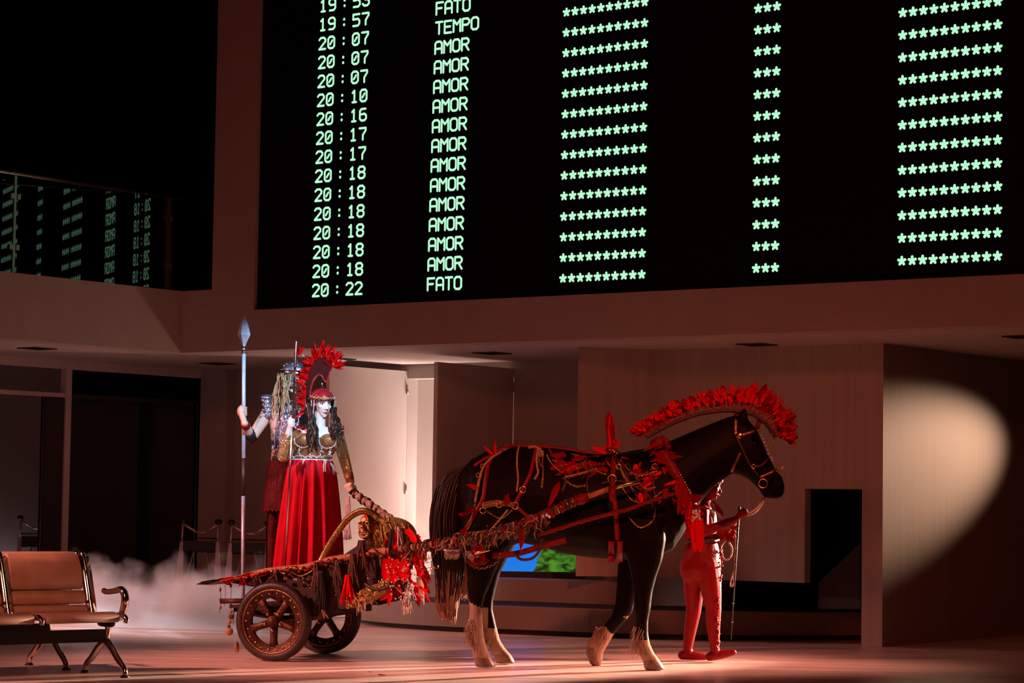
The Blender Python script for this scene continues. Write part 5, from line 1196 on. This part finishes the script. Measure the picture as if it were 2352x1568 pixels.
# hood and chest ruff
hd_ = []
for k in range(9): a = math.radians(-20 + 110 * k / 8 * .98); rr = math.cos(a); hd_.append(ell(hc3 + u3 * (.030 + .096 * math.sin(a)) - f3 * .02, r3 * (.088 * rr), f3 * (.106 * rr), 22))
hood = MB().loft(hd_).build('hood', 'redsuit', w3); MB().ball(q3(0, .105, .06), (.018, .02, .022), 8, 6).build('brow_jewel', 'white', w3)
for (x, y, x1, y1, w_) in ((1634, 1152, 1640, 1176, 12), (1638, 1160, 1636, 1202, 9), (1632, 1168, 1638, 1196, 9), (1646, 1176, 1658, 1197, 7)):
    a = g(x, y, -.19); b = g(x1, y1, -.2); feather(w3, a, b - a, (b - a).length, M(w_, YP), 'feather_white', 'leaf', (0.3, -1, 0), 'ruff_feather')
for (x, y, x1, y1, w_) in ((1640, 1155, 1662, 1186, 12), (1636, 1150, 1650, 1178, 12), (1600, 1165, 1588, 1200, 14), (1590, 1190, 1580, 1235, 14), (1598, 1210, 1590, 1250, 14)):
    a = g(x, y, -.17); b = g(x1, y1, -.19); feather(w3, a, b - a, (b - a).length, M(w_, YP), 'feather', 'leaf', (0.3, -1, 0), 'shoulder_feather')
fl3 = MB(); fr = random.Random(8)
for i in range(110):
    u = fr.random(); y = lerp(1240, 1500, u); x = 1653 + 3 * math.sin(u * 9) - (10 if u > .6 else 0) * (u - .6) * 2.5; fl3.ball(g(x + fr.uniform(-5, 3), y, fr.uniform(-.16, -.02)), fr.uniform(.007, .014), 6, 4)
fl3.build('sequin_stripe', 'redsuit', w3, kind='stuff')
bt = MB(); bt.loft(ringrow([(1580, 1652, 1236, .145, 0), (1578, 1654, 1246, .148, 0)], YP, X_, Y_)); bt.build('belt', 'leather_dark', w3)
for i in range(10): a = g(1655 + fr.uniform(-12, 22), 1215 + fr.uniform(-5, 20), -.08 + fr.uniform(-.1, .05)); feather(w3, a, V((fr.uniform(-.3, .8), -.2, fr.uniform(-.8, .3))), fr.uniform(.05, .1), .035, 'feather_dark', 'leaf', NV, 'cuff_feather')
# lead rope, coil and cane
lr = thing('lead_rope', 'pale doubled lead rope from the handler hands to the horse mouth', 'rope', ropeh)
mth = P(1754, 1144, 20.40)
rp = curve([ropeh - V((.03, 0, .0)), ropeh + V((.03, -.0, .005)), P(1732, 1170, 21.0), P(1745, 1158, 20.7), mth], 8); MB().tube(rp, .0085, 8).build('strand', 'bone', lr)
rp2 = [q_ + V((.006, 0, -.020 * math.sin(math.pi * i / (len(rp) - 1)) - .004)) for i, q_ in enumerate(rp)]; MB().tube(rp2, .0085, 8).build('strand', 'bone', lr)
MB().tube([rp[-6], rp[-1]], .012, 8).build('clip', 'leather_dark', lr)
MB().tube(curve([coilg, g(1672, 1236, -.06), g(1658, 1252, -.08), g(1658, 1275, -.08), g(1668, 1286, -.08), g(1679, 1276, -.08), g(1681, 1258, -.08), g(1674, 1246, -.08)], 6), .0085, 8).build('coil', 'bone', lr)
MB().tube(curve([ropeh - V((.03, 0, 0)), g(1692, 1200, -.18), g(1675, 1220, -.1), coilg, g(1690, 1236, -.08), g(1690, 1270, -.08), g(1687, 1320, -.08), g(1684, 1342, -.08), g(1678, 1346, -.08), g(1679, 1332, -.08), g(1685, 1312, -.08)], 6), .0065, 8).build('loose_end', 'bone', lr)
cn = thing('riding_cane', 'slim black cane hanging from the handler hand', 'cane', g(1678, 1468, -.14))
MB().tube([g(1698, 1166, -.205), g(1690, 1290, -.17), g(1679, 1468, -.14)], [.009, .0075, .004], 8).build('stick', 'feather_black', cn); MB().ball(g(1698, 1166, -.205), .013, 8, 6).build('knob', 'leather_dark', cn)
for y, x in ((1212, 1696), (1258, 1693), (1295, 1690), (1385, 1684), (1428, 1682)): MB().torus(g(x, y, -.205 + (y - 1166) / 302. * .065), .0085, .003, EZ, 10, 5).build('band', 'silver', cn)

# ================================================================== airport benches (back to back)
MT['vinyl'] = mat('tan_vinyl', (0.42, 0.24, 0.16), 0.5, var=0.08, scale=10, bump=0.05, bscale=200)
MT['chrome'] = mat('chrome', (0.72, 0.62, 0.54), 0.12, 1.0, var=0.04)
MT['beam'] = mat('black_beam', (0.012, 0.010, 0.010), 0.5, var=0.1)
BO = (G(195, 1544) + G(288, 1556)) / 2; BWv = V((.634, -.773, 0)).normalized(); BU = V((.773, .634, 0))
def rbox(mb, f, a0, a1, prof, bev=.012):
    """padded bar: profile (b,z) loop extruded along the bench from a0 to a1 with softened ends"""
    cb = sum(q[0] for q in prof) / len(prof); cz = sum(q[1] for q in prof) / len(prof); rings = []
    for a, k in ((a0, .80), (a0 + bev * .4, .93), (a0 + bev, 1), (a1 - bev, 1), (a1 - bev * .4, .93), (a1, .80)):
        rings.append([f(a, cb + (b - cb) * (1 - (1 - k) * .35), cz + (z - cz) * k) for b, z in prof])
    return mb.loft(rings)
def pad(pts, th):
    """closed loop from a centre polyline of (b,z) with thickness"""
    up, dn = [], []
    for i in range(len(pts)):
        a, b = pts[max(i - 1, 0)], pts[min(i + 1, len(pts) - 1)]; d = V((b[0] - a[0], b[1] - a[1])).normalized(); n = V((-d.y, d.x))
        t = th * (.45 if i in (0, len(pts) - 1) else 1)
        up.append((pts[i][0] + n.x * t / 2, pts[i][1] + n.y * t / 2)); dn.append((pts[i][0] - n.x * t / 2, pts[i][1] - n.y * t / 2))
    return up + dn[::-1]
def bench(label, org, U, W, dirs, nseat):
    f = lambda a, b, z: org + U * a + W * b + EZ * z
    be = thing('airport_bench', label, 'bench', org, 'back-to-back airport benches')
    PT = .72; g0 = .05
    for k in range(nseat):
        a0, a1 = dirs * (k * PT + g0), dirs * ((k + 1) * PT - g0); a0, a1 = min(a0, a1), max(a0, a1)
        rbox(MB(), f, a0, a1, pad([(.29, .425), (.275, .455), (.22, .472), (.05, .462), (-.12, .450), (-.20, .455)], .055)).build('seat', 'vinyl', be)
        for q in ([(-.215, .468), (-.23, .50), (-.242, .53)], [(-.245, .540), (-.262, .585), (-.285, .640)], [(-.290, .652), (-.325, .75), (-.362, .85), (-.395, .905), (-.425, .915), (-.445, .895)]):
            rbox(MB(), f, a0, a1, pad(q, .050)).build('back_cushion', 'vinyl', be)
    for k in range(nseat + 1):
        a = dirs * k * PT
        side = curve([f(a, b, z) for b, z in ((-.44, .88), (-.43, .92), (-.39, .915), (-.34, .80), (-.28, .63), (-.235, .50), (-.20, .455), (-.05, .455), (.10, .465), (.24, .470), (.30, .445), (.295, .42))], 5)
        MB().strap(side, .05, .03, [U * (1 if True else 1)] * len(side)).build('side_frame', 'chrome', be) if False else MB().tube(side, .020, 10, flat=1.0).build('side_frame', 'chrome', be)
        MB().loft([[f(a + s_, b + o, z) for s_, o in ((-.042, -.012), (.042, -.012), (.042, .012), (-.042, .012))] for b, z in ((-.225, .46), (-.26, .58), (-.33, .79), (-.385, .905))]).build('back_upright', 'chrome', be)
        if k == 0 or k == nseat:
            ar = curve([f(a, b, z) for b, z in ((.21, .44), (.245, .50), (.275, .57), (.265, .635), (.21, .665), (.11, .650), (.0, .640), (-.05, .648))], 6); na = len(ar)
            MB().tube(ar, [.022 + .008 * math.sin(math.pi * min(1, i / na * 1.4)) for i in range(na)], 10).build('armrest', 'chrome', be)
        if k in (0, 2, nseat):
            MB().limb([f(a, .02, .43), f(a, .03, .36), f(a, .0, .26)], [.035, .022, .03]).build('leg_column', 'chrome', be)
            for s_ in (-1, 1):
                lg = curve([f(a, .0, .27), f(a, s_ * .09, .22), f(a, s_ * .20, .13), f(a, s_ * .285, .07), f(a, s_ * .305, .022)], 6); nl = len(lg)
                lo = MB().tube(lg, [lerp(.030, .020, i / nl) for i in range(nl)], 10).build('leg', 'chrome', be)
                MB().tube([f(a, s_ * .305, .0), f(a, s_ * .305, .012), f(a, s_ * .305, .024)], [.036, .034, .014], 16).build('foot_pad', 'beam', lo)
            MB().limb([f(a, -.08, .40), f(a, .08, .40)], [.03, .03]).build('bracket', 'beam', be)
    MB().obox(f(dirs * (nseat * PT / 2), 0, .305), U * (nseat * PT / 2 - .01), W * .035, EZ * .048).build('beam', 'beam', be, False)
    return be
bench('tan vinyl airport bench facing the stage front with a chrome armrest', BO, BU, BWv, -1, 3)
BO2 = (G(75, 1528) + G(163, 1540)) / 2 - BWv * 0.07
bench('tan airport bench backing onto the front bench, mostly hidden behind it', BO2, -BU, -BWv, 1, 3)

# ================================================================== baggage carousel
MT['plinth'] = mat('carousel_panel', (0.20, 0.135, 0.10), 0.45, 0.0, var=0.06, scale=3)
MT['rubber'] = mat('black_rubber', (0.008, 0.007, 0.007), 0.6, var=0.1)
pl = [V((-1.75, 28.0, 0)), G(815, 1430), G(850, 1438), G(950, 1446), G(1075, 1453), G(1200, 1458), G(1350, 1464), G(1500, 1468), G(1700, 1471), G(1992, 1471)]
pc_ = curve(pl, 5); npc = len(pc_); inw = []
for i in range(npc):
    d = (pc_[min(i + 1, npc - 1)] - pc_[max(i - 1, 0)]).normalized(); inw.append(V((-d.y, d.x, 0)))
car = thing('baggage_carousel', 'low curved baggage carousel with dark belt and brown kick panels', 'carousel', G(1200, 1458))
prof = lambda i, o, z: pc_[i] + inw[i] * o + EZ * z
MB().loft([[prof(i, .06, 0), prof(i, .06, .055), prof(i, .10, .055), prof(i, .10, 0)] for i in range(npc)]).build('toe_kick', 'dark_trim', car, False)
st = 5
for k in range(0, npc - 1, st):
    e_ = min(npc - 1, k + st); mb = MB()
    mb.loft([[prof(i, 0, .055), prof(i, 0, .285), prof(i, .012, .293), prof(i, .075, .293), prof(i, .075, .055)] for i in range(k, e_ + 1)]); mb.build('kick_panel', 'plinth', car, False)
sl = MB()
for i in range(npc - 1):
    for q in range(2):
        a, b = q / 2, (q + 1) / 2 + .12
        A = lambda t, o, z: (pc_[i].lerp(pc_[i + 1], min(1, t)) + inw[i].lerp(inw[i + 1], min(1, t)) * o + EZ * z)
        sl.add([A(a, .08, .276), A(b, .08, .268), A(b, .62, .312), A(a, .62, .320), A(a, .08, .262), A(b, .08, .254), A(b, .62, .298), A(a, .62, .306)], [(0, 1, 2, 3), (4, 7, 6, 5), (0, 4, 5, 1), (2, 6, 7, 3), (1, 5, 6, 2), (0, 3, 7, 4)])
sl.build('belt_slats', 'rubber', car, False, 'stuff')
i0, i1 = 9, 34
MB().loft([[prof(i, .66, .02), prof(i, .66, .545), prof(i, .68, .557), prof(i, .95, .557), prof(i, .95, .02)] for i in range(i0, i1)]).build('island', 'plinth', car, False)

# ================================================================== advertising screen
MT['screen'] = bpy.data.materials.new('beach_screen'); MT['screen'].use_nodes = True
nt = MT['screen'].node_tree; b = nt.nodes['Principled BSDF']; N = nt.nodes.new; Lk = nt.links.new
tc = N('ShaderNodeTexCoord'); sx_ = N('ShaderNodeSeparateXYZ'); Lk(tc.outputs['Generated'], sx_.inputs[0])
ns_ = N('ShaderNodeTexNoise'); ns_.inputs['Scale'].default_value = 9; ns_.inputs['Detail'].default_value = 6; Lk(tc.outputs['Generated'], ns_.inputs['Vector'])
sky = N('ShaderNodeValToRGB'); Lk(sx_.outputs['Z'], sky.inputs[0])
for e, (ps, cl_) in zip((sky.color_ramp.elements[0], sky.color_ramp.elements[1]), ((0.0, (0.0, 0.20, 0.75, 1)), (0.95, (0.0, 0.05, 0.62, 1)))): e.position = ps; e.color = cl_
e = sky.color_ramp.elements.new(0.45); e.color = (0.0, 0.16, 0.80, 1)
m1 = N('ShaderNodeMath'); m1.operation = 'MULTIPLY_ADD'; Lk(sx_.outputs['Z'], m1.inputs[0]); m1.inputs[1].default_value = -0.22; Lk(sx_.outputs['X'], m1.inputs[2])
m2 = N('ShaderNodeMath'); m2.operation = 'MULTIPLY_ADD'; Lk(ns_.outputs[0], m2.inputs[0]); m2.inputs[1].default_value = 0.12; Lk(m1.outputs[0], m2.inputs[2])
hill = N('ShaderNodeMath'); hill.operation = 'GREATER_THAN'; Lk(m2.outputs[0], hill.inputs[0]); hill.inputs[1].default_value = 0.635
gr = N('ShaderNodeValToRGB'); ns2 = N('ShaderNodeTexNoise'); ns2.inputs['Scale'].default_value = 11; ns2.inputs['Detail'].default_value = 8; Lk(tc.outputs['Generated'], ns2.inputs['Vector']); Lk(ns2.outputs[0], gr.inputs[0])
gr.color_ramp.elements[0].position = .38; gr.color_ramp.elements[0].color = (0.004, 0.02, 0.005, 1); gr.color_ramp.elements[1].position = .62; gr.color_ramp.elements[1].color = (0.07, 0.26, 0.02, 1)
mx = N('ShaderNodeMixRGB'); Lk(hill.outputs[0], mx.inputs[0]); Lk(sky.outputs[0], mx.inputs[1]); Lk(gr.outputs[0], mx.inputs[2])
b.inputs['Base Color'].default_value = (0, 0, 0, 1); Lk(mx.outputs[0], b.inputs['Emission Color']); b.inputs['Emission Strength'].default_value = 1.0
YS = 26.35
scn = thing('advert_screen', 'bright landscape screen with blue sea and green hill on the carousel island', 'screen', P(1210, 1330, YS))
a, c = P(1075, 1310, YS), P(1333, 1175, YS); fr0 = P(1068, 1327, YS); fr1 = P(1345, 1165, YS); zt_ = prof(20, .8, .557).z
MB().box((a.x, YS - .012, a.z), (c.x, YS, c.z)).build('picture', 'screen', scn, False)
MB().box((fr0.x, YS + .0005, fr0.z), (fr1.x, YS + .06, fr1.z)).build('housing', 'beam', scn, False)
MB().box((fr0.x, YS - .02, fr0.z), (fr1.x, YS, a.z - .001)).build('lower_bezel', 'beam', scn, False)
MB().box(((fr0.x + fr1.x) / 2 - .4, YS - .01, zt_ + .001), ((fr0.x + fr1.x) / 2 + .4, YS + .05, fr0.z)).build('foot', 'beam', scn, False)

# ================================================================== luggage trolleys
MT['trolley'] = mat('trolley_metal', (0.60, 0.50, 0.46), 0.35, 0.7, var=0.1)
def trolley(label, x, Y, yaw):
    o = V((x, Y, 0)); U = V((math.cos(yaw), math.sin(yaw), 0)); W = V((-U.y, U.x, 0)); f = lambda a, b, z: o + U * a + W * b + EZ * z
    t = thing('luggage_trolley', label, 'trolley', o, 'parked luggage trolleys')
    for s_ in (-1, 1):
        MB().loft([[f(s_ * a + da, b + db, z) for da, db in ((-w_, -.012), (w_, -.012), (w_, .012), (-w_, .012))] for a, b, z, w_ in ((.24, .0, .10, .055), (.235, .0, .45, .040), (.22, .02, .84, .022))]).build('side_upright', 'trolley', t, False)
        MB().tube([f(s_ * .22, .02, .83), f(s_ * .22, .03, 1.06)], .013, 8).build('handle_post', 'trolley', t)
        MB().ball(f(s_ * .22, .03, 1.08), (.045, .035, .035), 10, 7).build('grip_knob', 'beam', t)
        MB().tube([f(s_ * .22, .03, 1.05), f(s_ * .05, .06, .95)], .014, 8).build('handle_bar', 'trolley', t)
        MB().tube([f(s_ * .24, .0, .12), f(s_ * .10, .75, .12)], .018, 8).build('base_rail', 'trolley', t)
        wl = MB().torus(f(s_ * .24, .0, .065), .042, .022, U, 14, 8).build('wheel', 'beam', t)
        MB().tube([f(s_ * .235, .0, .12), f(s_ * .05, .02, .80)], .010, 6).build('brace', 'trolley', t)
    MB().tube([f(-.06, .06, .95), f(.06, .06, .95)], .014, 8).build('handle_bar', 'trolley', t)
    MB().torus(f(0, .75, .055), .035, .018, U, 12, 8).build('wheel', 'beam', t); MB().tube([f(-.10, .75, .12), f(.10, .75, .12)], .018, 8).build('nose_bar', 'trolley', t)
    for z in (.72, .80, .88): MB().tube([f(-.22, .02, z), f(.22, .02, z)], .010, 6).build('basket_rail', 'beam', t)
    MB().obox(f(0, -.006, .79), U * .20, W * .004, EZ * .06).build('basket_panel', 'beam', t, False); MB().obox(f(0, .35, .135), U * .15, W * .33, EZ * .006).build('tray', 'trolley', t, False)
    return t
trolley('luggage trolley parked behind the tall broad-bladed spear with pale uprights', P(571, 1250, 28.4).x, 28.4, -.15)
trolley('dim luggage trolley parked by the dark doorway, next to the pale one', P(458, 1250, 29.0).x, 29.0, -.15)
trolley('luggage trolley silhouetted behind the glass door against a pale wall', P(86, 1250, 30.4).x, 30.4, .25)
# red scraps fallen on the floor
for (x, y, w_, L, lb) in ((868, 1550, .02, .10, 'longer red feather scrap lying on the stage floor'), (845, 1543, .012, .04, 'tiny red feather scrap lying on the stage floor')):
    me = FM[('leaf', 'feather_dark')][0]; o = bpy.data.objects.new('feather_scrap', me); COL.objects.link(o); gp = G(x, y); o.matrix_world = fmx(gp + V((0, 0, .006)), V((1, -.35, .0)), V((0, 0, -1)), L, w_); tag(o, lb, 'feather')

# ================================================================== ground fog by the doors
fm_ = bpy.data.materials.new('stage_fog'); fm_.use_nodes = True; nt = fm_.node_tree; nt.nodes.clear(); N = nt.nodes.new; Lk = nt.links.new
om = N('ShaderNodeOutputMaterial'); pv = N('ShaderNodeVolumePrincipled'); Lk(pv.outputs[0], om.inputs['Volume'])
pv.inputs['Color'].default_value = (.92, .88, .88, 1); pv.inputs['Anisotropy'].default_value = 0.2
tc = N('ShaderNodeTexCoord'); sp_ = N('ShaderNodeSeparateXYZ'); Lk(tc.outputs['Object'], sp_.inputs[0])
nz = N('ShaderNodeTexNoise'); nz.inputs['Scale'].default_value = 1.9; nz.inputs['Detail'].default_value = 5; nz.inputs['Roughness'].default_value = .55; Lk(tc.outputs['Object'], nz.inputs['Vector'])
def mth_(op, a, b=None, c=None):
    m = N('ShaderNodeMath'); m.operation = op
    for i, x in enumerate((a, b, c)):
        if x is None: continue
        if isinstance(x, (int, float)): m.inputs[i].default_value = x
        else: Lk(x, m.inputs[i])
    return m.outputs[0]
# billow top: height < 0.25 + noise ; fades to the box sides
hgt = mth_('MULTIPLY_ADD', nz.outputs[0], 2.1, -0.60)
dh = mth_('SUBTRACT', hgt, sp_.outputs['Z']); dens = mth_('MULTIPLY', dh, 3.0); dens.node.use_clamp = True
ex = mth_('SUBTRACT', 1.0, mth_('POWER', mth_('ABSOLUTE', mth_('DIVIDE', sp_.outputs['X'], 1.85)), 3.0)); ex.node.use_clamp = True
ey = mth_('SUBTRACT', 1.0, mth_('POWER', mth_('ABSOLUTE', mth_('DIVIDE', sp_.outputs['Y'], 1.75)), 3.0)); ey.node.use_clamp = True
Lk(mth_('MULTIPLY', mth_('MULTIPLY', mth_('MULTIPLY', dens, ex), ey), 1.9), pv.inputs['Density'])
FGC = V((-3.55, 26.2, 0))
fg = MB().box(FGC + V((-1.9, -1.8, .02)), FGC + V((1.9, 1.8, 1.05))); fme = fg.mesh('ground_fog', FGC, False); fme.materials.append(fm_)
fgo = bpy.data.objects.new('ground_fog', fme); COL.objects.link(fgo); fgo.location = FGC
tag(fgo, 'low bank of pale fog rolling over the floor by the glass doors', 'fog', kind='stuff')
